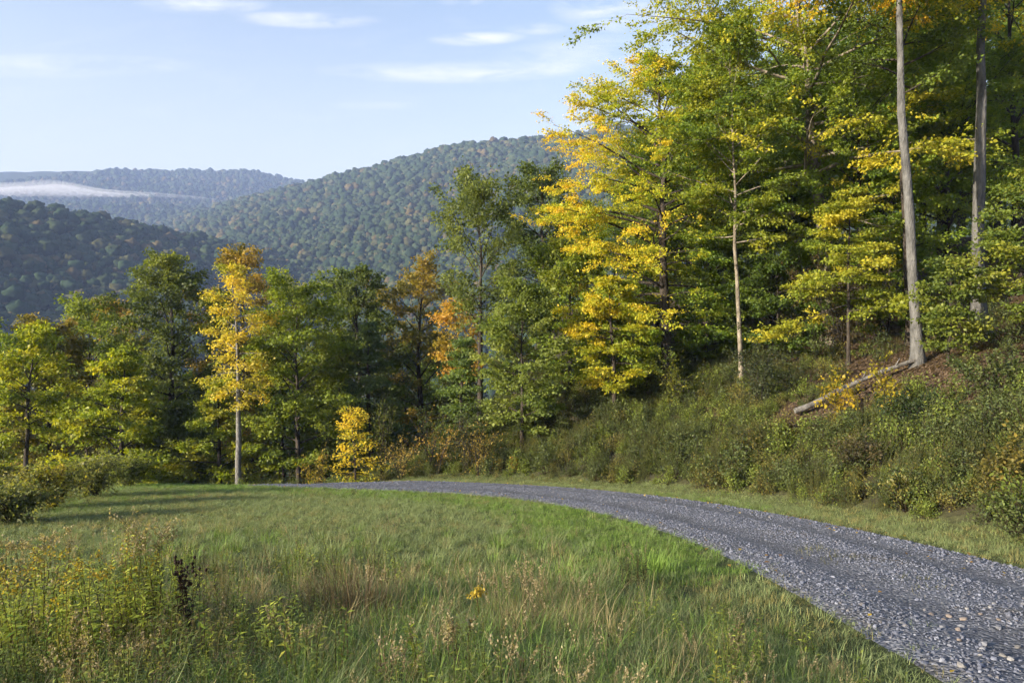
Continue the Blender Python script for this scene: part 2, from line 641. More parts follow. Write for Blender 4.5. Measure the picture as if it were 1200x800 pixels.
# ------------------------------------------------------------------ scatter: one object, points that carry copies of small meshes
def scatter(name, P, rot, scl, idx, protos, label, cat, kind='stuff'):
    me = bpy.data.meshes.new(name)
    P = np.asarray(P, np.float32)
    me.vertices.add(len(P))
    me.vertices.foreach_set('co', P.ravel())
    for nm, tp, arr, key in (('rot', 'FLOAT_VECTOR', rot, 'vector'), ('scl', 'FLOAT', scl, 'value'), ('idx', 'INT', idx, 'value')):
        a = me.attributes.new(nm, tp, 'POINT')
        a.data.foreach_set(key, np.asarray(arr, np.int32 if tp == 'INT' else np.float32).ravel())
    coll = bpy.data.collections.new(name + '_kinds')
    for p in protos:
        coll.objects.link(p)
    ng = bpy.data.node_groups.new(name + '_nodes', 'GeometryNodeTree')
    ng.interface.new_socket('Geometry', in_out='INPUT', socket_type='NodeSocketGeometry')
    ng.interface.new_socket('Geometry', in_out='OUTPUT', socket_type='NodeSocketGeometry')
    gi, go = ng.nodes.new('NodeGroupInput'), ng.nodes.new('NodeGroupOutput')
    iop = ng.nodes.new('GeometryNodeInstanceOnPoints')
    ci = ng.nodes.new('GeometryNodeCollectionInfo')
    ci.inputs['Collection'].default_value = coll
    ci.inputs['Separate Children'].default_value = True
    ci.inputs['Reset Children'].default_value = True

    def na(nm, tp):
        x = ng.nodes.new('GeometryNodeInputNamedAttribute')
        x.data_type = tp
        x.inputs['Name'].default_value = nm
        return [s for s in x.outputs if s.enabled and s.name == 'Attribute'][0]
    e2r = ng.nodes.new('FunctionNodeEulerToRotation')
    ng.links.new(na('rot', 'FLOAT_VECTOR'), e2r.inputs[0])
    ng.links.new(gi.outputs[0], iop.inputs['Points'])
    ng.links.new(ci.outputs[0], iop.inputs['Instance'])
    iop.inputs['Pick Instance'].default_value = True
    ng.links.new(na('idx', 'INT'), iop.inputs['Instance Index'])
    ng.links.new(e2r.outputs[0], iop.inputs['Rotation'])
    ng.links.new(na('scl', 'FLOAT'), iop.inputs['Scale'])
    ng.links.new(iop.outputs[0], go.inputs[0])
    o = bpy.data.objects.new(name, me)
    m = o.modifiers.new('scatter', 'NODES')
    m.node_group = ng
    return link(o, None, label, cat, kind=kind)


def proto(name, q, mat, smooth=False):
    return bpy.data.objects.new(name, q.mesh(name, mat, smooth))


def in_view(x, y, margin=.12, near=2.5):
    return (y > near) & (np.abs(x) < y * (.75 + margin) + 1.0)


def eul(n, tilt=.15):
    return np.stack([RNG.normal(0, tilt, n), RNG.normal(0, tilt, n), RNG.uniform(0, 2 * PI, n)], 1)


# ------------------------------------------------------------------ the wooded hills
def far_crown(seed, pal):
    r = np.random.default_rng(seed)
    import bmesh
    bm = bmesh.new()
    bmesh.ops.create_icosphere(bm, subdivisions=3, radius=1)
    lobes = unit(r.standard_normal((44, 3)))
    amp = r.uniform(.05, .42, 44)
    for v in bm.verts:
        d = np.array(v.co)
        w = np.exp(-((1 - lobes @ d) / .045))
        s = .72 + float((amp * w).max()) + r.normal(0, .05)
        v.co = Vector(d * s * np.array([1, 1, .9]))
    me = bpy.data.meshes.new('far_crown')
    bm.to_mesh(me)
    bm.free()
    a = me.attributes.new('col', 'FLOAT_COLOR', 'FACE')
    m = len(me.polygons)
    C = ramp(np.clip(r.normal(.5, .12, m), 0, 1), pal)
    a.data.foreach_set('color', np.concatenate([C, np.ones((m, 1))], 1).astype(np.float32).ravel())
    me.materials.append(FARCROWN)
    me.polygons.foreach_set('use_smooth', np.ones(m, bool))
    return bpy.data.objects.new('far_crown', me)


far_pals = [[(.018, .032, .018), (.034, .052, .026)]] * 4 + [[(.026, .040, .021), (.046, .060, .029)]] * 3 + [[(.046, .050, .024), (.074, .074, .034)]] * 2 + [[(.068, .056, .026), (.095, .076, .036)]]
far_protos = [far_crown(100 + k, p) for k, p in enumerate(far_pals)]


def hill_points(n, r0, r1, a0, a1, seed):
    r = np.random.default_rng(seed)
    rr = np.sqrt(r.uniform(r0 ** 2, r1 ** 2, n))
    aa = np.radians(r.uniform(a0, a1, n))
    x, y = np.sin(aa) * rr, np.cos(aa) * rr
    return x, y, H(x, y)


xs, ys, zs, ss = [], [], [], []
for n_, r0, r1, a0, a1, s0 in ((58000, 190, 820, -44, 14, 2.15), (62000, 820, 1380, -44, 14, 2.8), (60000, 1250, 2150, -46, 8, 3.0)):
    x, y, z = hill_points(n_, r0, r1, a0, a1, n_)
    xs.append(x); ys.append(y); zs.append(z)
    ss.append(s0 * np.clip(RNG.lognormal(-.05, .46, n_), .35, 2.6))
x, y, z, s_ = map(np.concatenate, (xs, ys, zs, ss))
patch = np.clip(.42 + .22 * wave(x, y, .02, 51) + RNG.normal(0, .30, len(x)), 0, .999)
wts = np.clip((patch * 10).astype(int), 0, 9)
scatter('distant_forest', np.stack([x, y, z + s_ * RNG.uniform(.3, 1.25, len(x))], 1), eul(len(x), .25), s_, wts, far_protos,
        'autumn-tinged forest covering the far hillsides', 'forest')

# ------------------------------------------------------------------ trees
TREE_TRIS = 0


def build_tree(name, loc, Ht, r0, cb, R, n_limb, n_leaf, leaf, pal, label, group=None, shape='round', lean=(0, 0), seed=0, bark_m=None,
               up=(.25, 1.05), droop=-.05, asym=(0, 0), flat=.55, grad=(0, 0, 0), trunk_cut=1.0, side=7, twig=4, fork=0.0, cat='tree', tvar=.2, thin=.55, base=.5, nrm=.85, window=0.0):
    r = np.random.default_rng(seed * 13 + 5)
    qt, ql = Q(), Q()
    m = 15
    tz = np.concatenate([[0, .012, .035], np.linspace(.08, 1, m - 3)])
    wob = np.cumsum(r.normal(0, .011 * Ht, (m, 2)), 0) * tz[:, None] * .6
    TP = np.stack([lean[0] * tz ** 1.2 + wob[:, 0], lean[1] * tz ** 1.2 + wob[:, 1], tz * Ht * .97], 1)
    TP[0, 2] = -.5
    TR = r0 * ((1 - tz) ** .85 * .93 + .04)
    TR[:3] *= np.array([1.75, 1.45, 1.15])
    tube(qt, TP, TR, 12, rough=.07)

    def trunk_at(t):
        i_ = int(np.clip(np.searchsorted(tz, t) - 1, 0, m - 2))
        f = (t - tz[i_]) / (tz[i_ + 1] - tz[i_])
        return TP[i_] * (1 - f) + TP[i_ + 1] * f, TR[i_] * (1 - f) + TR[i_ + 1] * f
    prof = {'round': lambda c: max(.12, math.sin(PI * min(1, .12 + c * .86)) ** .6),
            'beech': lambda c: max(.14, math.sin(PI * (.22 + .76 * c)) ** .8 * (1.0 if c > .1 else .8)),
            'cone': lambda c: max(.08, (1 - c) ** .75),
            'column': lambda c: max(.2, math.sin(PI * (.15 + .8 * c)) ** .4),
            'vase': lambda c: max(.25, (.35 + .9 * c) if c < .65 else .94 - (c - .65) * 1.6)}[shape]
    segA, segB, segw, segh = [], [], [], []
    az0 = r.uniform(0, 6.28)
    for i_ in range(n_limb):
        c = (i_ + r.uniform(.1, .9)) / n_limb
        t = cb + (.985 - cb) * c
        p0, tr = trunk_at(t)
        az_ = az0 + i_ * 2.399 + r.normal(0, .35)
        a_ = np.array([math.cos(az_), math.sin(az_)])
        ln = R * prof(c) * r.uniform(.68, 1.12) * (1 + a_[0] * asym[0] + a_[1] * asym[1])
        ln = max(ln, .25)
        e = up[0] + (up[1] - up[0]) * c + r.normal(0, .12)
        d = np.array([a_[0] * math.cos(e), a_[1] * math.cos(e), math.sin(e)])
        k_ = 6
        P = [p0]
        for q_ in range(k_):
            d = unit(d + np.array([r.normal(0, .10), r.normal(0, .10), r.normal(0, .07) + droop / k_ * 1.5]))
            P.append(P[-1] + d * ln / k_)
        P = np.array(P)
        lr = min(tr * .55, .012 + ln * .014)
        tube(qt, P, np.linspace(lr, .006, k_ + 1), 5)
        hue = r.normal(0, tvar)
        for b in range(side):
            f = .22 + .78 * (b + r.uniform(.2, 1)) / side
            x = min(f, .999) * k_
            bi = min(int(x), k_ - 1)
            bp = P[bi] + (P[bi + 1] - P[bi]) * (x - bi)
            ld = unit(P[bi + 1] - P[bi])
            sg = 1 if b % 2 else -1
            th = sg * r.uniform(.5, 1.15)
            bd = np.array([ld[0] * math.cos(th) - ld[1] * math.sin(th), ld[0] * math.sin(th) + ld[1] * math.cos(th), ld[2] * .6 + r.normal(0, .28)])
            bd = unit(bd)
            bl = max(.22, ln * (.5 * (1 - f) + .2) * r.uniform(.6, 1.2))
            mid = bp + bd * bl * .5
            end = bp + unit(bd + np.array([0, 0, droop * .8 + r.normal(0, .1)])) * bl
            tube(qt, [bp, mid, end], [max(.005, lr * .35 * (1.1 - f)), .005, .003], 4)
            h2 = hue + r.normal(0, tvar * .8)
            segA += [bp + (mid - bp) * .3, mid]
            segB += [mid, end]
            segw += [bl * .35, bl * .6]
            segh += [h2, h2]
            for w_ in range(twig):
                g = r.uniform(.25, 1)
                wp = bp + (end - bp) * g
                th = r.choice([-1, 1]) * r.uniform(.4, 1.2)
                wd = unit(np.array([bd[0] * math.cos(th) - bd[1] * math.sin(th), bd[0] * math.sin(th) + bd[1] * math.cos(th), r.normal(0, .35) + droop]))
                wl = max(.18, bl * .5 * r.uniform(.5, 1.2))
                segA.append(wp)
                segB.append(wp + wd * wl)
                segw.append(wl)
                segh.append(h2 + r.normal(0, .06))
    segA, segB, segw, segh = np.array(segA), np.array(segB), np.array(segw), np.array(segh)
    # some sprays are bare or thin: gaps in the crown
    segw = segw * np.clip(r.normal(1, thin, len(segw)), 0.02, None)
    pick = r.choice(len(segA), n_leaf, p=segw / segw.sum())
    u = r.uniform(0, 1, n_leaf)[:, None] ** .8
    sdirs = unit(segB - segA)[pick]
    sg = .06 + leaf * .7
    P = segA[pick] * (1 - u) + segB[pick] * u + r.normal(0, 1, (n_leaf, 3)) * np.array([sg, sg, sg * flat])
    if window:                                   # the airy gap along the trunk of the edge tree
        tx = np.interp(P[:, 2], TP[:, 2], TP[:, 0])
        gap = (np.abs(P[:, 0] - tx + .06 * P[:, 1]) < .62) & (P[:, 1] < .9) & (P[:, 2] < Ht * .72) & (r.uniform(0, 1, n_leaf) < window)
        P, sdirs, pick = P[~gap], sdirs[~gap], pick[~gap]
        n_leaf = len(P)
    D = sdirs + r.normal(0, .6, (n_leaf, 3)) + np.array([0, 0, -.15])
    N = np.array([-.25, -.12, 1.]) + r.normal(0, nrm, (n_leaf, 3))
    L = leaf * np.clip(r.normal(1, .25, n_leaf), .45, 1.7)
    rel = P / np.array([R, R, Ht]) * np.array([1, 1, 1])
    tcol = base + segh[pick] + r.normal(0, .10, n_leaf) + rel[:, 0] * grad[0] + rel[:, 1] * grad[1] + (rel[:, 2] - .6) * grad[2]
    leaves(ql, P, D, N, L, L * r.uniform(.28, .4, n_leaf), ramp(tcol, pal) * r.uniform(.92, 1.32, (n_leaf, 1)), .3, .15)
    root = empty(name, loc, label, cat, group)
    link(bpy.data.objects.new('trunk', qt.mesh('trunk', bark_m or BARK_DARK, True)), root)
    link(bpy.data.objects.new('crown', ql.mesh('crown', LEAF)), root)
    return root


def copy_tree(root, loc, rz, sc, label=None, group=None):
    c = root.copy()
    COL.objects.link(c)
    c.location = loc
    c.rotation_euler = (0, 0, rz)
    c.scale = (sc, sc, sc)
    if label:
        c['label'] = label
    if group:
        c['group'] = group
    for ch in [x for x in root.children]:
        d = ch.copy()
        COL.objects.link(d)
        d.parent = c
    return c


def ground(x, y):
    return Vector((x, y, float(H(np.array([x]), np.array([y]))[0])))


DG = [(.042, .062, .020), (.075, .105, .028), (.120, .150, .038)]            # deep green
MG = [(.068, .105, .022), (.120, .170, .028), (.185, .230, .036)]            # mid green
YG = [(.085, .135, .020), (.155, .205, .024), (.270, .275, .028), (.42, .34, .03)]   # turning
GOLD = [(.22, .24, .034), (.36, .33, .042), (.48, .39, .05), (.52, .38, .05)]
BIGGOLD = [(.10, .165, .022), (.19, .26, .026), (.34, .36, .028), (.50, .42, .030), (.56, .39, .032), (.54, .31, .034)]
ORANGE = [(.24, .19, .035), (.38, .25, .04), (.44, .24, .045)]
OLIVE = [(.070, .080, .024), (.125, .125, .030), (.21, .165, .036)]
TAN = [(.085, .085, .024), (.16, .14, .034), (.28, .20, .042)]
BLUEG = [(.045, .078, .036), (.075, .115, .048), (.11, .155, .058)]
PALEG = [(.11, .14, .055), (.17, .20, .075), (.24, .26, .10)]


def T_(name, px, Y, ytop, wpx, label, pal, cb=.2, shape='round', n=9000, leaf=.13, trunk=9, bm=None, seed=1, limbs=26, leanpx=0, **kw):
    b = ground(at(px, 400, Y).x, Y)
    top = at(px + leanpx, ytop, Y)
    Ht = top.z - b.z
    R = wpx / 2 / 800 * Y * 1.22
    near = Y < 31.5 and px > 700
    if px < 530 and pal is not GOLD:
        pal = np.asarray(pal) * np.array([1.32, 1.2, 1.0])
    return build_tree(name, b, Ht, trunk / 2 / 800 * Y, cb, R, limbs, int(n * (2.3 if near else 1.6)), leaf * (.80 if near else 1.0), pal, label, shape=shape, lean=(top.x - b.x, 0), seed=seed, bark_m=bm, **kw)


# --- left group beyond the meadow
T_('birch_tree', 276, 32, 305, 70, 'slender golden birch with a bare pale trunk beside the track', GOLD, cb=.42, n=4800, leaf=.11, trunk=8, bm=BARK_PALE,
   seed=2, limbs=30, up=(-.15, .9), droop=-.15, shape='round', thin=.8, leanpx=-6)
T_('oak_tree', 195, 40, 300, 132, 'tall dark green tree with a domed lobed top left of the golden birch', DG, cb=.28, n=16000, leaf=.16, trunk=10, seed=3, limbs=34, shape='round', up=(.1, 1.1))
T_('maple_tree', 282, 44, 292, 125, 'olive-brown tree rising behind the golden birch', TAN, cb=.25, n=13000, leaf=.16, trunk=9, seed=4, limbs=30)
T_('maple_tree', 138, 33, 402, 150, 'low spreading yellow-green maple above the meadow edge', YG[:3], cb=.1, n=13000, leaf=.14, trunk=8, seed=5, limbs=34, shape='cone', up=(.0, .7), flat=.35, asym=(-.2, -.1))
T_('beech_tree', 255, 34, 440, 110, 'small light green beech under the golden birch', YG[:2] + [(.16, .17, .025)], cb=.06, n=9000, leaf=.13, trunk=6, seed=6, limbs=28, shape='cone', up=(.0, .6), flat=.35)
T_('maple_tree', 348, 34, 338, 125, 'upright green maple with thin dark trunk near the yellow sapling', MG, cb=.16, n=15000, leaf=.14, trunk=7, seed=7, limbs=36, shape='column', flat=.4)
T_('aspen_tree', 338, 48, 318, 70, 'pale grey-green treetop peeking between darker crowns', PALEG, cb=.4, n=4500, leaf=.15, trunk=6, seed=8, limbs=22, thin=.9)
T_('oak_tree', 424, 42, 312, 125, 'round-headed dark green tree at the centre of the left wood', DG[:2] + [(.05, .085, .02)], cb=.2, n=17000, leaf=.16, trunk=10, seed=9, limbs=36)
T_('spruce_tree', 432, 36, 372, 105, 'blue-green feathery tree before the round dark one', BLUEG, cb=.08, n=14000, leaf=.12, trunk=8, seed=10, limbs=44, shape='cone', up=(-.1, .5), flat=.35)
T_('oak_tree', 492, 46, 306, 120, 'olive tree with rusty top in the middle distance', OLIVE, cb=.2, n=14000, leaf=.16, trunk=9, seed=11, limbs=32, grad=(0, 0, .6))
T_('maple_tree', 22, 33, 384, 95, 'yellowish-green tree with dark bare lower trunk at far left edge', YG[:3], cb=.42, n=7500, leaf=.14, trunk=7, seed=12, limbs=26, thin=.8)
T_('maple_tree', 56, 37, 376, 110, 'green-bronze tree second from the left edge', OLIVE, cb=.3, n=10000, leaf=.15, trunk=7, seed=13, limbs=28)
T_('oak_tree', 98, 43, 352, 120, 'mid green tree between bronze tree and dark domed tree', MG, cb=.2, n=13000, leaf=.16, trunk=8, seed=14, limbs=30)
T_('oak_tree', 135, 50, 352, 110, 'tan-topped tree tucked behind the low yellow-green maple', TAN, cb=.2, n=11000, leaf=.17, trunk=8, seed=15, limbs=28)
T_('maple_tree', -40, 36, 372, 130, 'leafy green tree cut by the left frame edge', MG, cb=.2, n=12000, leaf=.15, trunk=8, seed=16, limbs=28)
T_('maple_tree', 205, 36, 470, 110, 'small dark green tree at the meadow edge beneath the domed tree', DG, cb=.06, n=9000, leaf=.14, trunk=6, seed=17, limbs=26, shape='cone')
T_('maple_tree', 392, 37, 385, 105, 'shaded green tree between upright maple and blue-green tree', DG[1:] + [(.07, .11, .025)], cb=.1, n=10000, leaf=.14, trunk=7, seed=18, limbs=28)
# --- middle
T_('ash_tree', 563, 33, 240, 185, 'airy tall green ash with forked dark limbs left of the gold tree', [(.075, .10, .030), (.12, .15, .04), (.17, .20, .05)], cb=.45, n=8200, leaf=.13, trunk=8, seed=19,
   limbs=22, shape='vase', up=(.55, 1.15), droop=.15, thin=1.1, flat=.8)
T_('hemlock_tree', 634, 41, 205, 100, 'dark green tree standing behind the airy ash', DG, cb=.2, n=15000, leaf=.15, trunk=9, seed=20, limbs=40, shape='column')
T_('sassafras_tree', 540, 34, 350, 62, 'small orange-leaved tree under the airy ash', ORANGE, cb=.45, n=1700, leaf=.14, trunk=5, seed=21, limbs=18, thin=.8)
T_('hemlock_tree', 540, 30, 392, 64, 'young conical green conifer in front of orange foliage', [(.07, .11, .03), (.11, .16, .04), (.15, .2, .05)], cb=.04, n=7000, leaf=.10, trunk=5, seed=22, limbs=34, shape='cone', up=(-.05, .5), flat=.3)
T_('beech_tree', 612, 28.5, 330, 95, 'pale green young beech on the bank crest', [(.10, .14, .03), (.15, .19, .04), (.21, .24, .055)], cb=.12, n=10000, leaf=.12, trunk=5, seed=23, limbs=32, shape='round', flat=.35)
T_('beech_tree', 668, 33, 296, 110, 'leafy green beech beside the gold tree', YG[:2] + [(.20, .22, .03)], cb=.1, n=13000, leaf=.13, trunk=6, seed=24, limbs=34, shape='column', flat=.35, grad=(0, 0, .6))
# --- the gold tree and the wood on the bank
T_('gold_beech_tree', 783, 30, 52, 205, 'big golden-yellow tree with dark leaning trunk at the wood edge', BIGGOLD, cb=.12, n=40000, leaf=.115, trunk=14, seed=25, limbs=66, leanpx=-30,
   shape='beech', up=(-.05, .95), droop=-.12, flat=.35, thin=.65, window=.93, asym=(-.25, .2), grad=(-.36, -.06, .10), tvar=.10, side=8, base=.26)
T_('beech_tree', 722, 28.5, 322, 80, 'small lime-yellow tree with thin dark trunk beneath the gold tree', [(.13, .19, .02), (.28, .29, .022), (.48, .37, .025)], cb=.22, n=7500, leaf=.13, trunk=7, seed=26, limbs=30, flat=.3, up=(-.1, .5), grad=(-.2, 0, 0), leanpx=-12)
T_('birch_tree', 870, 27, 40, 150, 'thin straight pale-stemmed tree right of the gold tree', YG[:3], cb=.42, n=13000, leaf=.13, trunk=6, bm=BARK_MOTTLE, seed=27, limbs=34, leanpx=-22, flat=.35)
T_('beech_tree', 972, 30, -150, 350, 'broad green-yellow beech with mottled leaning trunk overhanging the pale stem', [(.10, .15, .02), (.17, .22, .024), (.27, .29, .026), (.42, .36, .03)], cb=.24, n=42000, leaf=.14, trunk=16, bm=BARK_MOTTLE, seed=28, limbs=56, leanpx=-60, flat=.35,
   shape='beech', up=(-.1, .9), asym=(-.2, .1), grad=(-.25, -.1, 0), window=.85)
T_('tulip_tree', 1076, 22.5, -330, 260, 'tall smooth grey trunk rising from the end of the fallen log', [(.15, .20, .022), (.34, .33, .024), (.56, .42, .026), (.60, .38, .024)], cb=.66, n=11000, leaf=.14, trunk=13, bm=BARK_GREY, seed=29, limbs=36, leanpx=-62, up=(-.3, .8), droop=-.25, flat=.4)
T_('oak_tree', 1068, 25.5, -200, 200, 'dark trunk standing just behind the smooth grey trunk', MG, cb=.5, n=7000, leaf=.15, trunk=11, seed=30, limbs=28, leanpx=-22)
T_('tulip_tree', 1146, 25.5, -300, 300, 'thick straight grey trunk on the leaf litter near right edge', [(.12, .17, .022), (.24, .27, .024), (.46, .39, .026), (.56, .41, .024)], cb=.62, n=12000, leaf=.14, trunk=15, bm=BARK_GREY, seed=31, limbs=36, up=(-.2, .8), droop=-.2, flat=.4)
T_('oak_tree', 1196, 31, -100, 220, 'shadowy trunk at the right frame edge', [(.08, .13, .022), (.14, .2, .028), (.22, .27, .034)], cb=.3, n=16000, leaf=.15, trunk=10, seed=32, limbs=34)
T_('beech_tree', 995, 25, 215, 125, 'low yellow-leaved beech with layered sprays before the dark wood', [(.13, .18, .024), (.25, .27, .028), (.40, .35, .032)], cb=.3, n=8000, leaf=.12, trunk=5, bm=BARK_DARK, seed=33, limbs=30, flat=.3, up=(-.05, .4), asym=(-.25, -.1), shape='cone')
T_('beech_tree', 1112, 21, 300, 60, 'green understory sapling left of the thick straight trunk', [(.08, .115, .022), (.14, .175, .028), (.22, .23, .035)], cb=.15, n=2600, leaf=.12, trunk=3, seed=34, limbs=22, thin=.8, flat=.35, up=(0, .6))
T_('beech_tree', 1206, 20.5, 190, 100, 'green understory sapling hanging over the litter at right edge', [(.08, .12, .022), (.14, .18, .028), (.25, .25, .032)], cb=.15, n=5200, leaf=.12, trunk=4, seed=35, limbs=30, flat=.35, up=(0, .6))
T_('maple_tree', 1005, 30, 70, 200, 'fresh green maple filling the gap left of the smooth grey trunk', [(.09, .15, .022), (.14, .21, .026), (.21, .26, .03)], cb=.2, n=18000, leaf=.14, trunk=8, seed=36, limbs=40, flat=.35)
T_('maple_tree', 830, 34, 190, 160, 'shady green maple between gold tree and pale stem', MG + [(.12, .16, .03)], cb=.1, n=18000, leaf=.14, trunk=8, seed=37, limbs=42, flat=.35)
T_('maple_tree', 905, 35, 230, 150, 'dark leafy maple right of the thin pale stem', DG + [(.07, .12, .025)], cb=.1, n=15000, leaf=.14, trunk=8, seed=38, limbs=38, flat=.35)
T_('maple_tree', 1110, 31, 40, 200, 'green maple between the two tall grey trunks', [(.1, .16, .024), (.17, .24, .03), (.26, .3, .034)], cb=.2, n=17000, leaf=.14, trunk=9, seed=39, limbs=38, flat=.35)

T_('beech_tree', 712, 31.5, 345, 110, 'lime-green young beech low between bank bushes and gold tree', [(.11, .17, .022), (.18, .24, .026), (.30, .31, .03)], cb=.06, n=8000, leaf=.125, trunk=5, seed=40, limbs=30, flat=.35, shape='round', up=(0, .7))
T_('beech_tree', 828, 32.5, 318, 95, 'leafy green young beech right of the dark leaning trunk', [(.08, .135, .022), (.13, .19, .026), (.21, .25, .03)], cb=.06, n=7000, leaf=.125, trunk=4, seed=41, limbs=28, flat=.35, shape='round', up=(0, .7))
T_('beech_tree', 912, 29.5, 300, 100, 'shaded green young beech right of the thin pale stem', [(.065, .11, .022), (.11, .16, .026), (.17, .21, .03)], cb=.06, n=7000, leaf=.125, trunk=4, seed=42, limbs=28, flat=.35, shape='round', up=(0, .7))
T_('beech_tree', 1040, 28, 250, 95, 'fresh green young beech just left of the smooth grey trunk', [(.08, .14, .022), (.13, .2, .026), (.22, .26, .03)], cb=.1, n=7000, leaf=.125, trunk=4, seed=43, limbs=28, flat=.35, shape='round', up=(0, .7))

# --- deep wood: copies of a few kinds
kinds = [build_tree('forest_tree', ground(14, 44), 19, .22, .2, 3.4, 40, 17000, .16, [(.09, .14, .024), (.15, .21, .03), (.22, .27, .036)], 'tall green tree packed deep in the wood on the bank', 'trees deep in the wood', seed=60, shape='column', flat=.45),
         build_tree('forest_tree', ground(22, 42), 21, .24, .25, 3.8, 40, 17000, .16, [(.07, .115, .022), (.125, .18, .028), (.2, .25, .034)], 'tall green tree packed deep in the wood on the bank', 'trees deep in the wood', seed=61, shape='round', flat=.45),
         build_tree('forest_tree', ground(30, 40), 18, .2, .2, 3.6, 40, 15000, .16, [(.12, .17, .024), (.2, .25, .028), (.32, .33, .034)], 'tall green tree packed deep in the wood on the bank', 'trees deep in the wood', seed=62, shape='beech', flat=.45)]
rr = random.Random(5)
taken = [(14, 44), (22, 42), (30, 40)]
cnt = 0
for tries in range(3000):
    x, y = rr.uniform(4, 62), rr.uniform(34, 74)
    if x / y > .84 or x / y < .05 + (y - 34) * .001:
        continue
    if min((x - a) ** 2 + (y - b) ** 2 for a, b in taken) < 3.6 ** 2:
        continue
    taken.append((x, y))
    g = ground(x, y)
    px_ = x / y * 800 + 600
    lim = at(px_, 230 if px_ < 720 else (150 if px_ < 800 else (60 if px_ < 840 else -400)), y).z - g.z
    copy_tree(kinds[rr.randrange(3)], g, rr.uniform(0, 6.28), min(rr.uniform(.8, 1.1), lim / 21))
    cnt += 1
    if cnt > 62:
        break
# valley-side wood behind the left group
lk = [build_tree('forest_tree', ground(-20, 56), 14, .18, .15, 3.4, 34, 11000, .18, MG, 'green tree in the shaded wood below the meadow', 'trees below the meadow', seed=63, shape='round'),
      build_tree('forest_tree', ground(-30, 58), 14, .18, .15, 3.2, 34, 11000, .18, OLIVE, 'green tree in the shaded wood below the meadow', 'trees below the meadow', seed=64, shape='round')]
taken = [(-20, 56), (-30, 58)]
cnt = 0
for tries in range(2000):
    y = rr.uniform(44, 74)
    x = rr.uniform(-.85, .06) * y
    if min((x - a) ** 2 + (y - b) ** 2 for a, b in taken) < 4.2 ** 2:
        continue
    taken.append((x, y))
    g = ground(x, y)
    lim = at((x / y) * 800 + 600, 395, y).z - g.z          # stay below the front row's skyline
    sc = min(rr.uniform(.8, 1.1), max(.3, lim / 14.5))
    copy_tree(lk[rr.randrange(2)], g, rr.uniform(0, 6.28), sc)
    cnt += 1
    if cnt > 48:
        break


# ------------------------------------------------------------------ herbs, shrubs, grass: small builders
def blade_tuft(n, h, spread, pal, seed, width=.006, bend=.5, seg=3):
    r = np.random.default_rng(seed)
    q = Q()
    for b in range(n):
        a = r.uniform(0, 6.28)
        rad_ = spread * math.sqrt(r.uniform(0, 1))
        base = np.array([math.cos(a) * rad_, math.sin(a) * rad_, -.02])
        hh = h * r.uniform(.45, 1.15)
        da = a + r.normal(0, .9)
        dv = np.array([math.cos(da), math.sin(da), 0])
        sv = np.array([-dv[1], dv[0], 0])
        bb = bend * abs(r.normal(.6, .45))
        tt = np.linspace(0, 1, seg + 1)
        C = base + tt[:, None] * np.array([0, 0, 1]) * hh * (1 - .35 * bb * tt[:, None] ** 2) + dv * (bb * hh * tt[:, None] ** 2)
        w = width * r.uniform(.7, 1.4) * (1 - tt * .93)
        C = C + sv * (np.sin(tt * r.uniform(2, 7) + r.uniform(0, 6)) - 0)[:, None] * hh * r.uniform(.02, .10) * tt[:, None]
        Lf, Rt = C - sv * w[:, None], C + sv * w[:, None]
        V = np.empty((2 * (seg + 1), 3))
        V[0::2], V[1::2] = Lf, Rt
        F = [[2 * i_, 2 * i_ + 1, 2 * i_ + 3, 2 * i_ + 2] for i_ in range(seg)]
        q.add(V, F, ramp(np.array([r.uniform(0, 1)]), pal)[0])
    return q


def stalk(q, base, h, n_leaf, leaf, pal, r, stem_col=(.09, .10, .03), lean=.1, leaf_up=.5, wr=.16, start=.12, taper=.6):
    a = r.uniform(0, 6.28)
    tip = np.array(base) + np.array([math.cos(a) * lean * h, math.sin(a) * lean * h, h])
    mid = (np.array(base) + tip) / 2 + r.normal(0, .02 * h, 3)
    tube(q, [base, mid, tip], [.005 + h * .0025, .004, .002], 4, stem_col)
    t = np.linspace(start, 1, n_leaf)
    P = np.where(t[:, None] < .5, np.array(base) + (mid - np.array(base)) * t[:, None] * 2, mid + (tip - mid) * (t[:, None] * 2 - 1))
    az_ = np.arange(n_leaf) * 2.4 + r.normal(0, .3, n_leaf)
    D = np.stack([np.cos(az_), np.sin(az_), leaf_up + r.normal(0, .3, n_leaf)], 1)
    N = np.stack([-np.cos(az_) * leaf_up, -np.sin(az_) * leaf_up, np.ones(n_leaf)], 1) + r.normal(0, .25, (n_leaf, 3))
    L = leaf * (1 - taper * t) * r.uniform(.7, 1.25, n_leaf)
    leaves(q, P, D, N, L, L * wr, ramp(r.uniform(0, 1, n_leaf), pal), .3, .3)
    return tip, P, t


def leafy_clump(seed, n_st, h, spread, leaf, pal, n_leaf=16, **kw):
    r = np.random.default_rng(seed)
    q = Q()
    for k_ in range(n_st):
        a, d_ = r.uniform(0, 6.28), spread * math.sqrt(r.uniform(0, 1))
        stalk(q, (math.cos(a) * d_, math.sin(a) * d_, -.03), h * r.uniform(.6, 1.1), n_leaf, leaf, pal, r, **kw)
    return q


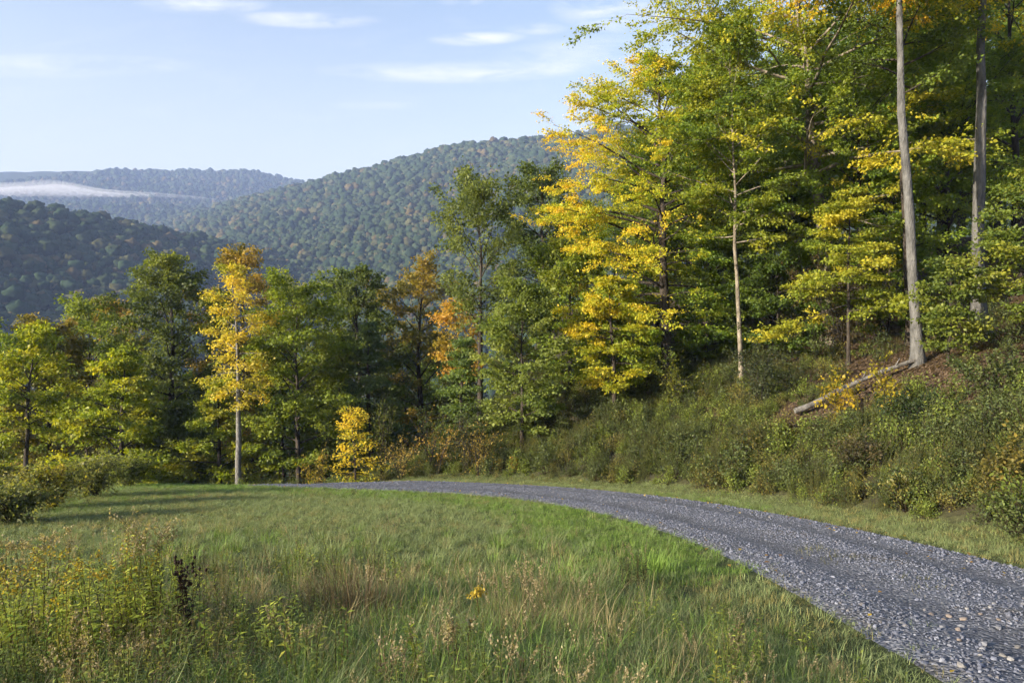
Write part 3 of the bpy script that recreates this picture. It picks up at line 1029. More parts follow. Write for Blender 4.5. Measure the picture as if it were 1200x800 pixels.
def bushlet(seed, h, R, n, leaf, pal, dense=.5):
    """rounded tangle of twigs and leaves"""
    r = np.random.default_rng(seed)
    q = Q()
    A, B = [], []
    for k_ in range(16):
        a = r.uniform(0, 6.28)
        e = r.uniform(.25, 1.5)
        d = np.array([math.cos(a) * math.cos(e) * R, math.sin(a) * math.cos(e) * R, math.sin(e) * h]) * r.uniform(.7, 1.1)
        mid = d * .55 + r.normal(0, .06, 3)
        tube(q, [(0, 0, -.05), mid, d], [.008, .006, .003], 3, (.06, .045, .03))
        A += [mid * .6, mid]
        B += [mid, d]
        for s_ in range(3):
            A.append(mid + (d - mid) * r.uniform(0, .8))
            B.append(A[-1] + r.normal(0, .22, 3) * np.array([R, R, h * .7]))
    A, B = np.array(A), np.array(B)
    pk = r.integers(0, len(A), n)
    hue = r.normal(0, .22, len(A))[pk]
    u = r.uniform(0, 1, (n, 1))
    P = A[pk] * (1 - u) + B[pk] * u + r.normal(0, .05, (n, 3))
    P[:, 2] = np.abs(P[:, 2])
    L = leaf * r.uniform(.6, 1.3, n)
    leaves(q, P, r.normal(0, 1, (n, 3)) + np.array([0, 0, .1]), np.array([0, 0, 1]) + r.normal(0, .6, (n, 3)), L, L * .24,
           ramp(.5 + hue + r.normal(0, .15, n), pal) * r.uniform(.8, 1.2, (n, 1)), .3, .15)
    return q


GR = [(.118, .16, .062), (.18, .228, .09), (.255, .285, .13)]
GR_DRY = [(.20, .17, .08), (.29, .24, .12), (.38, .31, .17)]
GR_LUSH = [(.095, .165, .034), (.145, .23, .045), (.205, .29, .065)]
HB_G = [(.12, .17, .034), (.20, .255, .048), (.31, .34, .065)]
HB_Y = [(.13, .16, .03), (.22, .23, .04), (.32, .29, .05)]
HB_D = [(.060, .084, .030), (.098, .128, .042), (.150, .175, .060)]
HB_B = [(.10, .07, .04), (.17, .12, .065), (.25, .18, .095)]

# short meadow grass
short_p = [proto('grass_tuft', blade_tuft(40, .15, .18, GR, 200 + k, .0048, 1.3, 3), GRASS) for k in range(4)] + \
          [proto('grass_tuft', blade_tuft(30, .15, .17, [(.15, .15, .05), (.23, .21, .08), (.30, .26, .11)], 210 + k, .0045, 1.3, 3), GRASS) for k in range(2)] + \
          [proto('grass_tuft', blade_tuft(34, .17, .17, GR_LUSH, 220 + k, .0055, 1.3, 3), GRASS) for k in range(2)]
Nn = 90000
x = RNG.uniform(-24, 14, Nn)
y = 3.0 + 29 * RNG.uniform(0, 1, Nn) ** .8
s_ = road_s(x, y)
inner = (s_ < -ROAD_HALF + .08 + .32 * RNG.standard_normal(Nn)) & (-x < 12.3 + .316 * (y - 15.2) + .3 * RNG.standard_normal(Nn)) & (y < 31)
verge = (s_ > ROAD_HALF - .10 + .2 * RNG.standard_normal(Nn)) & (s_ < ROAD_HALF + 1.7)
keep = (inner | verge) & in_view(x, y)
keep &= RNG.uniform(0, 1, Nn) < np.clip(.75 + (y - 6) * .03, .7, 1)
x, y, s_ = x[keep], y[keep], s_[keep]
nn = len(x)
v1 = wave(x, y, .9, 71) + .6 * wave(x, y, 2.4, 72)
lush = sstep(2.2, .6, np.abs(s_ + ROAD_HALF + 1.0)) * (y > 9) + (wave(x, y, .5, 73) > .25) * .4
pick = np.where(RNG.uniform(0, 1, nn) < np.clip(.22 + .35 * v1, .03, .8), 4 + RNG.integers(0, 2, nn), RNG.integers(0, 4, nn))
pick = np.where(RNG.uniform(0, 1, nn) < .55 * lush, 6 + RNG.integers(0, 2, nn), pick)
sc = np.clip(RNG.normal(.8, .2, nn), .35, 1.4) * np.where(np.abs(s_) < ROAD_HALF + .2, .7, 1) * (1 - .28 * sstep(7, 13, y))
scatter('meadow_grass', np.stack([x, y, H(x, y, s_)], 1), eul(nn, .12), sc, pick, short_p, 'short green grass of the meadow and road verge', 'grass')

# tall rank grass and weeds in front
tall_p = [proto('grass_tuft', blade_tuft(40, .40, .15, GR, 230 + k, .0042, 1.35, 5), GRASS) for k in range(3)] + \
         [proto('grass_tuft', blade_tuft(34, .38, .14, GR_LUSH, 240 + k, .0055, 1.35, 5), GRASS) for k in range(2)] + \
         [proto('grass_tuft', blade_tuft(30, .46, .14, GR_DRY, 250 + k, .0034, .9, 5), GRASS) for k in range(3)]
def panicle(seed):
    r = np.random.default_rng(seed)
    q = Q()
    for k_ in range(6):
        a, d_ = r.uniform(0, 6.28), .16 * math.sqrt(r.uniform(0, 1))
        b = np.array([math.cos(a) * d_, math.sin(a) * d_, -.02])
        h_ = .55 * r.uniform(.7, 1.15)
        ln = r.normal(0, .10, 2)
        tt = np.linspace(0, 1, 5)[:, None]
        C = b + tt * np.array([0, 0, h_]) + tt ** 2 * np.array([ln[0], ln[1], 0])
        tube(q, C, np.linspace(.0026, .0014, 5), 3, (.24, .19, .10))
        m_ = 26
        u_ = r.uniform(.72, 1, m_)
        P = b + u_[:, None] * np.array([0, 0, h_]) + u_[:, None] ** 2 * np.array([ln[0], ln[1], 0]) + r.normal(0, .010, (m_, 3))
        L = r.uniform(.012, .028, m_)
        leaves(q, P, r.normal(0, .5, (m_, 3)) + np.array([0, 0, 1]), r.normal(0, 1, (m_, 3)), L, L * .3, ramp(r.uniform(0, 1, m_), [(.17, .14, .075), (.25, .21, .12), (.34, .29, .18)]))
    return q


tall_p += [proto('grass_tuft_seed', panicle(255 + k), GRASS) for k in range(3)]
Nn = 26000
x = RNG.uniform(-9, 5, Nn)
y = RNG.uniform(2.9, 13, Nn)
s_ = road_s(x, y)
front = 9.2 - .55 * np.abs(x + 1.5) * .6 + 1.2 * wave(x, y, .8, 81)
dn = sstep(0, -3.2, y - front)
keep = (s_ < -ROAD_HALF - .7) & in_view(x, y) & (RNG.uniform(0, 1, Nn) < dn * .8 + .02)
x, y, s_ = x[keep], y[keep], s_[keep]
nn = len(x)
dry = wave(x, y, 1.1, 82) + .5 * wave(x, y, 3, 83)
pick = np.where(RNG.uniform(0, 1, nn) < np.clip(.24 + .5 * dry, .05, .8), 5 + RNG.integers(0, 3, nn), RNG.integers(0, 5, nn))
sc = np.clip(RNG.normal(.85, .22, nn), .4, 1.5) * (1 - .6 * sstep(-2.6, -.3, s_ + ROAD_HALF)) * .85
pick = np.where(RNG.uniform(0, 1, nn) < .025 + .07 * (dry > .1), 8 + RNG.integers(0, 3, nn), pick)
scatter('tall_grass', np.stack([x, y, H(x, y, s_)], 1), eul(nn, .12), sc, pick, tall_p, 'rank grass mixed with dry stems in front', 'grass')

herb_p = [proto('herb', leafy_clump(260 + k, 6, .46, .16, .085, HB_G, 24), HERB) for k in range(3)] + \
         [proto('herb', leafy_clump(270 + k, 5, .5, .14, .08, HB_Y, 24), HERB) for k in range(1)] + \
         [proto('herb', leafy_clump(280 + k, 5, .46, .14, .07, HB_B, 20), HERB) for k in range(1)]
Nn = 4200
x = RNG.uniform(-8, 3.5, Nn)
y = RNG.uniform(3, 9.5, Nn)
s_ = road_s(x, y)
keep = (s_ < -ROAD_HALF - .7) & in_view(x, y) & (RNG.uniform(0, 1, Nn) < (.12 + .5 * sstep(7.5, 4.5, y)) * (1 + .9 * wave(x, y, .9, 85)) * (.22 * sstep(3.5, 0, x) + .45 * sstep(-.6, -2.6, x)))
x, y, s_ = x[keep], y[keep], s_[keep]
nn = len(x)
scatter('weeds', np.stack([x, y, H(x, y, s_)], 1), eul(nn, .1), np.clip(RNG.normal(.8, .2, nn), .4, 1.3) * (1 + .15 * sstep(-1.2, -3, x)),
        RNG.choice(5, nn, p=[.25, .25, .2, .18, .12]), herb_p, 'leafy weeds growing through the rank grass', 'weeds')

# ------------------------------------------------------------------ undergrowth on the bank
HB_G = [(.095, .14, .03), (.165, .215, .042), (.26, .29, .058)]
ug_p = [proto('bush', bushlet(300 + k, .75, .55, 620, .062, HB_D), HERB) for k in range(4)] + \
       [proto('bush', bushlet(310 + k, .70, .50, 560, .06, HB_G), HERB) for k in range(2)] + \
       [proto('bush', bushlet(320 + k, .65, .45, 440, .055, [(.11, .12, .036), (.18, .175, .046), (.27, .22, .055)]), HERB) for k in range(2)] + \
       [proto('bush', leafy_clump(330 + k, 18, .95, .35, .085, [(.09, .11, .04), (.15, .165, .055), (.22, .215, .08)], 16), HERB) for k in range(2)]
LOG_A, LOG_B = hit(1073, 428), hit(924, 490)
Nn = 19000
x = RNG.uniform(-9, 24, Nn)
y = RNG.uniform(5, 40, Nn)
s_ = road_s(x, y)
o = s_ - ROAD_HALF
den = sstep(1.35, 2.0, o) * (1 - .93 * sstep(5.2, 7.4, o + wave(x, y, .7, 91)) * sstep(8, 13, x)) * sstep(-10, -5, x) * (1 - .6 * sstep(11, 16, o))
ld_, _, _ = line_dist(x, y, np.array([(LOG_A.x + .1, LOG_A.y - .8), (LOG_B.x, LOG_B.y - .6)]))
keep = (o > 1.35) & in_view(x, y, .2) & (RNG.uniform(0, 1, Nn) < den * .75) & (ld_ > .8)
x, y, s_ = x[keep], y[keep], s_[keep]
nn = len(x)
v1 = wave(x, y, .8, 92)
sp = ((wave(x, y, .55, 96) + .5 * wave(x, y, 1.7, 97) + RNG.normal(0, .25, nn)) * 4 + 8).astype(int) % 10
sp = np.array([0, 1, 4, 2, 5, 8, 3, 6, 4, 9])[sp]
pick = np.where(RNG.uniform(0, 1, nn) < np.clip(.30 + .5 * v1 + .25 * sstep(4, 1.5, s_ - ROAD_HALF), .06, .85), 6 + RNG.integers(0, 4, nn), RNG.integers(0, 6, nn))
pick = np.where(RNG.uniform(0, 1, nn) < .6, sp, pick)
sc = np.clip(RNG.normal(.85, .36, nn) * (.86 + .3 * wave(x, y, 1.3, 95)), .3, 1.5)
scatter('undergrowth', np.stack([x, y, H(x, y, s_)], 1), eul(nn, .15), sc, pick, ug_p, 'tangled green and bronze undergrowth covering the bank', 'undergrowth')

# brambly growth at the foot of the left trees
Nn = 2600
x = RNG.uniform(-32, -1, Nn)
y = RNG.uniform(12, 38, Nn)
edge = np.maximum(y - 30.8, -x - 11.9 - .316 * (y - 15.2))
rs_ = road_s(x, y)
keep = ((edge > 0) | ((rs_ > 2.5) & (x < -3) & (y > 24))) & in_view(x, y, .15) & (RNG.uniform(0, 1, Nn) < .75) & (np.abs(rs_) > 2.5)
x, y = x[keep], y[keep]
nn = len(x)
scatter('undergrowth', np.stack([x, y, H(x, y)], 1), eul(nn, .15), np.clip(RNG.normal(.7, .28, nn) * (.55 + .45 * sstep(20, 27, y)), .25, 1.4), RNG.integers(0, 10, nn), ug_p,
        'low brambles under the trees past the meadow', 'undergrowth')

# fallen leaves on the wood floor
lq = []
for k in range(3):
    r = np.random.default_rng(340 + k)
    q = Q()
    P = np.concatenate([r.uniform(-.5, .5, (70, 2)), r.uniform(.005, .04, (70, 1))], 1)
    L = r.uniform(.06, .12, 70)
    leaves(q, P, np.concatenate([r.normal(0, 1, (70, 2)), r.normal(0, .15, (70, 1))], 1), np.array([0, 0, 1]) + r.normal(0, .25, (70, 3)), L, L * .38,
           ramp(r.uniform(0, 1, 70), [(.06, .042, .03), (.11, .078, .055), (.17, .12, .08), (.23, .17, .11)]))
    lq.append(proto('fallen_leaves', q, HERB))
Nn = 9000
x = RNG.uniform(4, 30, Nn)
y = RNG.uniform(14, 40, Nn)
o = road_s(x, y) - ROAD_HALF
keep = (o > 4.5) & in_view(x, y, .15)
x, y = x[keep], y[keep]
nn = len(x)
e_ = .3
gx, gy = (H(x + e_, y) - H(x - e_, y)) / (2 * e_), (H(x, y + e_) - H(x, y - e_)) / (2 * e_)
scatter('leaf_litter', np.stack([x, y, H(x, y) + .01], 1), np.stack([np.arctan(gy), -np.arctan(gx), np.zeros(nn)], 1), RNG.uniform(.8, 1.2, nn), RNG.integers(0, 3, nn), lq,
        'brown fallen leaves on the wood floor', 'leaf litter')


r = np.random.default_rng(349)
one = []
for c_ in ((.40, .28, .04), (.30, .18, .05), (.22, .13, .06)):
    q = Q()
    leaves(q, np.zeros((1, 3)), np.array([[1., 0, .1]]), np.array([[0, .15, 1.]]), [.07], [.024], c_)
    one.append(proto('fallen_leaf', q, HERB))
Nn = 420
ii = RNG.integers(0, len(RN), Nn)
ll = np.sign(RNG.uniform(-.4, 1, Nn)) * RNG.uniform(.2, 1, Nn) ** .6 * 2.3
x = RN[ii, 0] + Nr[ii, 0] * ll
y = RN[ii, 1] + Nr[ii, 1] * ll
keep = in_view(x, y)
x, y = x[keep], y[keep]
nn = len(x)
scatter('fallen_leaves', np.stack([x, y, road_z(x, y, road_s(x, y)) + .03], 1), eul(nn, .2), RNG.uniform(.7, 1.3, nn), RNG.integers(0, 3, nn), one, 'yellow and brown leaves blown onto the track', 'fallen leaves')

# ------------------------------------------------------------------ gravel stones
def pebble(seed, col):
    import bmesh
    r = np.random.default_rng(seed)
    bm = bmesh.new()
    bmesh.ops.create_icosphere(bm, subdivisions=1, radius=1)
    for v in bm.verts:
        v.co = Vector(np.array(v.co) * np.array([1, .75, .5]) * r.uniform(.7, 1.2))
    me = bpy.data.meshes.new('stone')
    bm.to_mesh(me)
    bm.free()
    a = me.attributes.new('col', 'FLOAT_COLOR', 'FACE')
    a.data.foreach_set('color', np.tile(np.array([*col, 1], np.float32), len(me.polygons)))
    me.materials.append(STONE)
    return bpy.data.objects.new('stone', me)


peb = [pebble(400 + k, c) for k, c in enumerate([(0.088, 0.097, 0.130), (0.109, 0.119, 0.157), (0.134, 0.145, 0.187), (0.160, 0.172, 0.218), (0.197, 0.209, 0.252), (0.122, 0.128, 0.157), (0.151, 0.145, 0.150), (0.080, 0.085, 0.108)])]
Nn = 90000
ii = RNG.integers(0, len(RN), Nn)
ll = RNG.uniform(-1, 1, Nn) * 2.05
x = RN[ii, 0] + Nr[ii, 0] * ll + RNG.normal(0, .12, Nn)
y = RN[ii, 1] + Nr[ii, 1] * ll + RNG.normal(0, .12, Nn)
s_ = road_s(x, y)
trk = np.exp(-((np.abs(s_) - .85) / .3) ** 2)
keep = in_view(x, y) & (y < 27) & (np.abs(s_) < 2.12 + .26 * RNG.standard_normal(Nn)) & (RNG.uniform(0, 1, Nn) > .80 * trk)
x, y, s_ = x[keep], y[keep], s_[keep]
nn = len(x)
sz = np.clip(RNG.lognormal(math.log(.0128), .40, nn), .005, .045) * (1 - .3 * np.exp(-((np.abs(s_) - .85) / .3) ** 2))
z = road_z(x, y, s_) + sz * .2
scatter('gravel', np.stack([x, y, z], 1), np.stack([RNG.normal(0, .5, nn), RNG.normal(0, .5, nn), RNG.uniform(0, 6.28, nn)], 1), sz,
        RNG.choice(8, nn, p=[.2, .2, .17, .12, .07, .12, .04, .08]), peb, 'loose crushed stone on the track', 'gravel')

# the bigger stones one can pick out near the lower right corner
pal = [(.17, .172, .185), (.185, .178, .172), (.18, .15, .13), (.145, .15, .17), (.215, .212, .212)]
big = [pebble(450 + k, c) for k, c in enumerate(pal)]
rs = random.Random(3)
for k in range(30):
    px, py = rs.gauss(1135, 40), rs.gauss(745, 32)
    if k < 9:
        px, py = [(1112, 727), (1126, 738), (1104, 742), (1152, 762), (1175, 775), (1184, 780), (1192, 763), (1124, 758), (1170, 735)][k]
    if px > 1230 or py > 815:
        continue
    p = hit(px, py)
    s1 = float(road_s(np.array([p.x]), np.array([p.y]))[0])
    b_ = big[rs.randrange(5)]
    st = bpy.data.objects.new('stone', b_.data)
    d_ = rs.uniform(.024, .05)
    st.location = (p.x, p.y, float(road_z(np.array([p.x]), np.array([p.y]), np.array([s1]))[0]) + d_ * .25)
    st.rotation_euler = (rs.uniform(-.4, .4), rs.uniform(-.4, .4), rs.uniform(0, 6.28))
    st.scale = (d_, d_ * rs.uniform(.8, 1.2), d_ * rs.uniform(.8, 1.3))
    link(st, road)


# ------------------------------------------------------------------ fallen log
def log_thing():
    a = hit(1073, 428)
    b = hit(924, 490)
    n_ = 14
    t = np.linspace(0, 1, n_)
    X, Y = a.x + (b.x - a.x) * t, a.y - .35 + (b.y - a.y) * t
    Z = a.z + (b.z - a.z) * t + .30 + .10 * np.sin(t * 5)
    X = X + .08 * np.sin(t * 7)
    Z = np.maximum(Z, H(X, Y) + .08)
    Z = np.convolve(np.pad(Z, 2, 'edge'), np.ones(5) / 5, 'valid')
    c = Vector((X[7], Y[7], Z[7]))
    q = Q()
    P = np.stack([X, Y, Z], 1) - np.array(c)
    tube(q, P, np.linspace(.06, .095, n_) * (1 + .1 * np.sin(np.arange(n_) * 1.7)), 10, rough=.06)
    root = empty('fallen_log', c, 'grey barkless log lying down the bank from the grey trunk', 'log')
    link(bpy.data.objects.new('log', q.mesh('log', LOGMAT, True)), root)
    q = Q()
    e = P[-1]
    th = np.linspace(0, 2 * PI, 9)[:-1]
    d = unit(P[-1] - P[-2])
    A = unit(np.cross(d, [0, 0, 1]))
    B = np.cross(d, A)
    ring = e + d * .004 + .092 * (np.cos(th)[:, None] * A + np.sin(th)[:, None] * B)
    V = np.concatenate([ring, [e + d * .02]])
    q.add(V, [[8, 2 * k_, 2 * k_ + 1, (2 * k_ + 2) % 8] for k_ in range(4)])
    link(bpy.data.objects.new('broken_end', q.mesh('broken_end', BARK_PALE)), root)
    for f, l_, u_ in ((3, .5, .6), (6, .35, .8), (9, .6, .3)):
        q = Q()
        tube(q, [P[f], P[f] + np.array([.1, -.1, u_ * .5]) * l_, P[f] + np.array([.25, -.15, u_]) * l_], [.035, .022, .01], 5)
        link(bpy.data.objects.new('branch_stub', q.mesh('branch_stub', LOGMAT, True)), root)


log_thing()


# ------------------------------------------------------------------ shrubs one can tell apart
def shrub(name, px, py, wpx, hpx, pal, n, leaf, label, cat='shrub', seed=1, stems=9, group=None, Y=None):
    g = hit(px, py) if Y is None else ground(at(px, 400, Y).x, Y)
    R, h = wpx / 2 / 800 * g.y, hpx / 800 * g.y
    if Y is not None:
        h = at(px, py - hpx, Y).z - g.z
    r = np.random.default_rng(seed + 900)
    qs, ql = Q(), Q()
    A, B, Hh = [], [], []
    for k_ in range(stems):
        a = r.uniform(0, 6.28)
        e = r.uniform(.45, 1.45)
        end = np.array([math.cos(a) * math.cos(e) * R * 1.15, math.sin(a) * math.cos(e) * R * 1.15, h * (.45 + .55 * math.sin(e))]) * r.uniform(.75, 1.05)
        mid = end * np.array([.35, .35, .55]) + r.normal(0, .04, 3)
        tube(qs, [(0, 0, -.1), mid, end], [.014, .01, .004], 5)
        hu = r.normal(0, .2)
        for s_i in range(9):
            f = r.uniform(.15, 1)
            p = mid + (end - mid) * f if s_i > 2 else mid * (.35 + .65 * f)
            d = r.normal(0, .3, 3) * np.array([R, R, h * .6])
            tube(qs, [p, p + d * .5, p + d], [.005, .004, .002], 3)
            A.append(p)
            B.append(p + d)
            Hh.append(hu + r.normal(0, .12))
        A.append(mid)
        B.append(end)
        Hh.append(hu)
    A, B, Hh = np.array(A), np.array(B), np.array(Hh)
    pk = r.integers(0, len(A), n)
    u = r.uniform(0, 1, (n, 1))
    P = A[pk] * (1 - u) + B[pk] * u + r.normal(0, .06, (n, 3))
    P[:, 2] = np.abs(P[:, 2]) + .02
    L = leaf * r.uniform(.6, 1.35, n)
    leaves(ql, P, unit(B - A)[pk] + r.normal(0, .6, (n, 3)), np.array([0, 0, 1]) + r.normal(0, .5, (n, 3)), L, L * .33,
           ramp(.5 + Hh[pk] + r.normal(0, .12, n), pal) * r.uniform(.8, 1.2, (n, 1)), .3, .15)
    root = empty(name, g, label, cat, group)
    link(bpy.data.objects.new('stem', qs.mesh('stem', BARK_DARK)), root)
    link(bpy.data.objects.new('foliage', ql.mesh('foliage', LEAF)), root)
    return root


YEL = [(.20, .20, .022), (.38, .30, .025), (.52, .36, .03)]
T_('yellow_sapling', 415, 28, 476, 66, 'bright yellow sapling where the track bends away', [(.16, .20, .03), (.34, .31, .035), (.50, .39, .04)], cb=.04, shape='cone', n=1500, leaf=.10, trunk=3, seed=50, limbs=26, up=(0, .5), flat=.3, cat='sapling')
shrub('shrub', 372, 552, 50, 30, [(.15, .15, .025), (.28, .22, .03), (.40, .27, .04)], 600, .09, 'low straw-yellow bush left of the bright yellow sapling', seed=2, Y=28.2)
shrub('sapling', 445, 535, 40, 70, [(.06, .08, .02), (.11, .13, .03), (.18, .18, .035)], 500, .10, 'thin olive sapling just right of the bright yellow one', 'sapling', 3, Y=28)
shrub('sapling', 500, 520, 60, 60, [(.05, .08, .02), (.09, .12, .03), (.15, .16, .035)], 800, .09, 'loose green bush under the young conifer', 'shrub', 4, Y=28.5)
shrub('shrub', 512, 528, 110, 40, [(.20, .15, .03), (.34, .23, .05), (.46, .30, .07)], 700, .08, 'bush coloured straw for the sun patch on the bank crest', seed=5, Y=28)  # straw ground and the sun on it, both put into the leaf colour
shrub('shrub', 468, 538, 70, 26, [(.22, .18, .05), (.36, .27, .07), (.46, .34, .09)], 700, .07, 'tuft mound coloured pale straw for the sunlit slope where the bank meets the track bend', seed=45, Y=27.4)  # added mound: pale colour stands in for sun on the straw slope
shrub('shrub', 560, 516, 80, 26, [(.22, .17, .04), (.35, .26, .06), (.46, .33, .08)], 800, .07, 'mound coloured straw-gold for the sunlit slope right of the grey-green weeping bush', seed=46, Y=27)  # added mound: the slope's straw tone and sunlight painted as leaf colour
shrub('shrub', 545, 520, 50, 40, [(.05, .06, .03), (.08, .09, .04), (.12, .12, .05)], 800, .07, 'grey-green weeping bush next to the dark hollow', seed=6, Y=27.6)
shrub('shrub', 580, 500, 60, 34, HB_D, 1000, .08, 'dark juniper-like bush in the bank hollow', seed=7)
shrub('shrub', 632, 482, 60, 46, [(.07, .085, .025), (.12, .13, .035), (.18, .17, .04)], 1100, .08, 'olive bush below the pale green young beech', seed=8)
shrub('shrub', 700, 462, 50, 34, [(.07, .09, .03), (.12, .14, .045), (.17, .18, .06)], 800, .08, 'grey-green bush at the foot of the lime-yellow tree', seed=9)
shrub('shrub', 582, 552, 16, 16, ORANGE, 260, .06, 'small rusty orange plant at the verge', 'plant', 10)
shrub('shrub', 604, 553, 16, 16, [(.35, .22, .03), (.5, .26, .03), (.55, .25, .03)], 260, .06, 'small golden-orange plant right of the rusty one', 'plant', 11)
shrub('shrub', 720, 480, 90, 60, HB_D, 1800, .09, 'dark mounded bush on the bank before the gold tree', seed=12)
shrub('shrub', 800, 480, 100, 70, [(.06, .09, .018), (.11, .14, .022), (.22, .21, .03)], 1800, .09, 'yellow-green bush at the foot of the gold tree', seed=13)
shrub('shrub', 890, 478, 120, 85, [(.035, .05, .025), (.055, .07, .032), (.085, .10, .045)], 2600, .08, 'big grey-green bush left of the fallen log', seed=14)
shrub('shrub', 930, 412, 60, 90, [(.12, .13, .035), (.20, .19, .05), (.28, .24, .07)], 900, .09, 'pale feathery bush by the thin pale stem', seed=15)
shrub('shrub', 985, 420, 150, 130, [(.05, .05, .02), (.09, .075, .028), (.15, .10, .035)], 3000, .10, 'bronze-leaved thicket beneath the yellow beech', seed=16, stems=16)
shrub('sapling', 980, 500, 60, 75, YEL, 480, .11, 'yellow-leaved sapling crossing the middle of the fallen log', 'sapling', 17, stems=5)
shrub('sapling', 1040, 500, 56, 90, [(.16, .17, .022), (.32, .27, .025), (.48, .32, .03)], 520, .10, 'thin yellow sapling near the upper log end', 'sapling', 18, stems=5)
shrub('shrub', 1105, 412, 60, 70, [(.05, .085, .02), (.09, .12, .025), (.16, .17, .03)], 1000, .10, 'leafy bush right of the smooth grey trunk base', seed=19)
shrub('shrub', 1165, 478, 110, 70, HB_D, 2400, .085, 'dark green bush mound on the bank at right', seed=20)
shrub('shrub', 1070, 510, 100, 55, [(.03, .055, .022), (.05, .08, .03), (.085, .115, .04)], 2000, .08, 'blue-green leafy mound below the log end', seed=21)
shrub('shrub', 1180, 590, 80, 70, [(.07, .08, .025), (.13, .12, .035), (.26, .20, .04)], 1500, .08, 'tall yellowing weed clump by the verge at the right edge', seed=22)
shrub('shrub', 1000, 560, 90, 50, [(.06, .06, .03), (.10, .085, .04), (.15, .12, .055)], 1500, .07, 'brownish weed bank above the middle verge', seed=23)
shrub('shrub', 870, 548, 90, 50, [(.05, .07, .022), (.09, .10, .03), (.17, .15, .035)], 1500, .07, 'olive weed clump above the far verge', seed=24)
# meadow edge, left
for k, (px, py, w_, h_, lab) in enumerate([(14, 612, 110, 40, 'dark brambly bush at the left frame edge of the meadow'), (60, 596, 100, 54, 'bramble bush with yellowed top at the meadow edge'),
                                           (112, 582, 95, 48, 'grey-green bramble bush along the meadow edge'), (150, 570, 70, 34, 'last low bramble bush before the meadow corner')]):
    shrub('bramble', px, py, w_, h_, [[(.09, .11, .04), (.15, .17, .055), (.22, .22, .07)], [(.13, .15, .04), (.22, .22, .05), (.38, .31, .06)], [(.10, .12, .045), (.17, .19, .06), (.25, .25, .08)], [(.11, .14, .04), (.18, .21, .05), (.26, .27, .06)]][k], 3600, .075, lab, 'bush', 30 + k, 22)


# ------------------------------------------------------------------ foreground plants one can tell apart
def weed(name, px, py, hpx, label, build, cat='plant', group=None, Y=None):
    g = hit(px, py)
    r = np.random.default_rng(int(px * 7 + py))
    root = empty(name, g, label, cat, group)
    build(root, hpx / 800 * g.y, r)
    return root


def goldenrod(n_st, spread, pal, plume, leaf=.09, nl=34, lean=.12, stem_col=(.11, .09, .04), plume_n=70, plume_l=.2, arch=.5):
    def f(root, h, r):
        q, qp, qs = Q(), Q(), Q()
        for k_ in range(n_st):
            a, d_ = r.uniform(0, 6.28), spread * math.sqrt(r.uniform(0, 1))
            hh = h * r.uniform(.72, 1.02)
            tip, P, t = stalk(q, (math.cos(a) * d_, math.sin(a) * d_, -.04), hh, nl, leaf, pal, r, stem_col, lean, .55, .15, .15, .45)
            if plume is not None:
                for b in range(4):
                    da = r.uniform(0, 6.28)
                    ln = hh * plume_l * r.uniform(.5, 1.1)
                    tt = np.linspace(0, 1, 5)
                    c = tip - np.array([0, 0, .02 * b]) + tt[:, None] * np.array([math.cos(da) * .6, math.sin(da) * .6, .8]) * ln - np.array([0, 0, 1]) * arch * ln * tt[:, None] ** 2
                    tube(qs, c, np.linspace(.003, .0012, 5), 3, stem_col)
                    m_ = plume_n // 4
                    pp = c[r.integers(1, 5, m_)] + r.normal(0, .012, (m_, 3))
                    L = r.uniform(.012, .028, m_)
                    leaves(qp, pp, r.normal(0, 1, (m_, 3)), r.normal(0, 1, (m_, 3)), L, L * .45, ramp(r.uniform(0, 1, m_), plume))
        link(bpy.data.objects.new('stalk', q.mesh('stalk', HERB)), root)
        if plume is not None:
            pl = link(bpy.data.objects.new('flower_plume', qp.mesh('flower_plume', HERB)), root, kind='stuff')
            link(bpy.data.objects.new('plume_stem', qs.mesh('plume_stem', HERB)), pl, kind='stuff')
    return f


def seedhead(n_st, spread):
    def f(root, h, r):
        q, qh = Q(), Q()
        for k_ in range(n_st):
            a, d_ = r.uniform(0, 6.28), spread * math.sqrt(r.uniform(0, 1))
            tip, P, t = stalk(q, (math.cos(a) * d_, math.sin(a) * d_, -.04), h * r.uniform(.7, 1.02), 12, .08, [(.035, .022, .016), (.07, .04, .025), (.10, .06, .035)], r, (.05, .032, .022), .2, .1, .22, .3, .3)
            for b in range(5):
                c = tip + r.normal(0, .035, 3)
                P_ = np.array([c - [0, 0, .02], c, c + [0, 0, .016]])
                tube(qh, P_, [.004, .016, .003], 6, (.035, .02, .015))
                tube(q, [tip - np.array([0, 0, .09]), c], [.002, .002], 3, (.05, .03, .02))
        link(bpy.data.objects.new('stalk', q.mesh('stalk', HERB)), root)
        link(bpy.data.objects.new('seed_head', qh.mesh('seed_head', HERB)), root, kind='stuff')
    return f


def tuft(n, h, spread, pal, width=.008, bend=.7):
    def f(root, hh, r):
        q = blade_tuft(n, hh, spread, pal, int(r.integers(1e6)), width, bend, 5)
        link(bpy.data.objects.new('blades', q.mesh('blades', GRASS)), root)
    return f


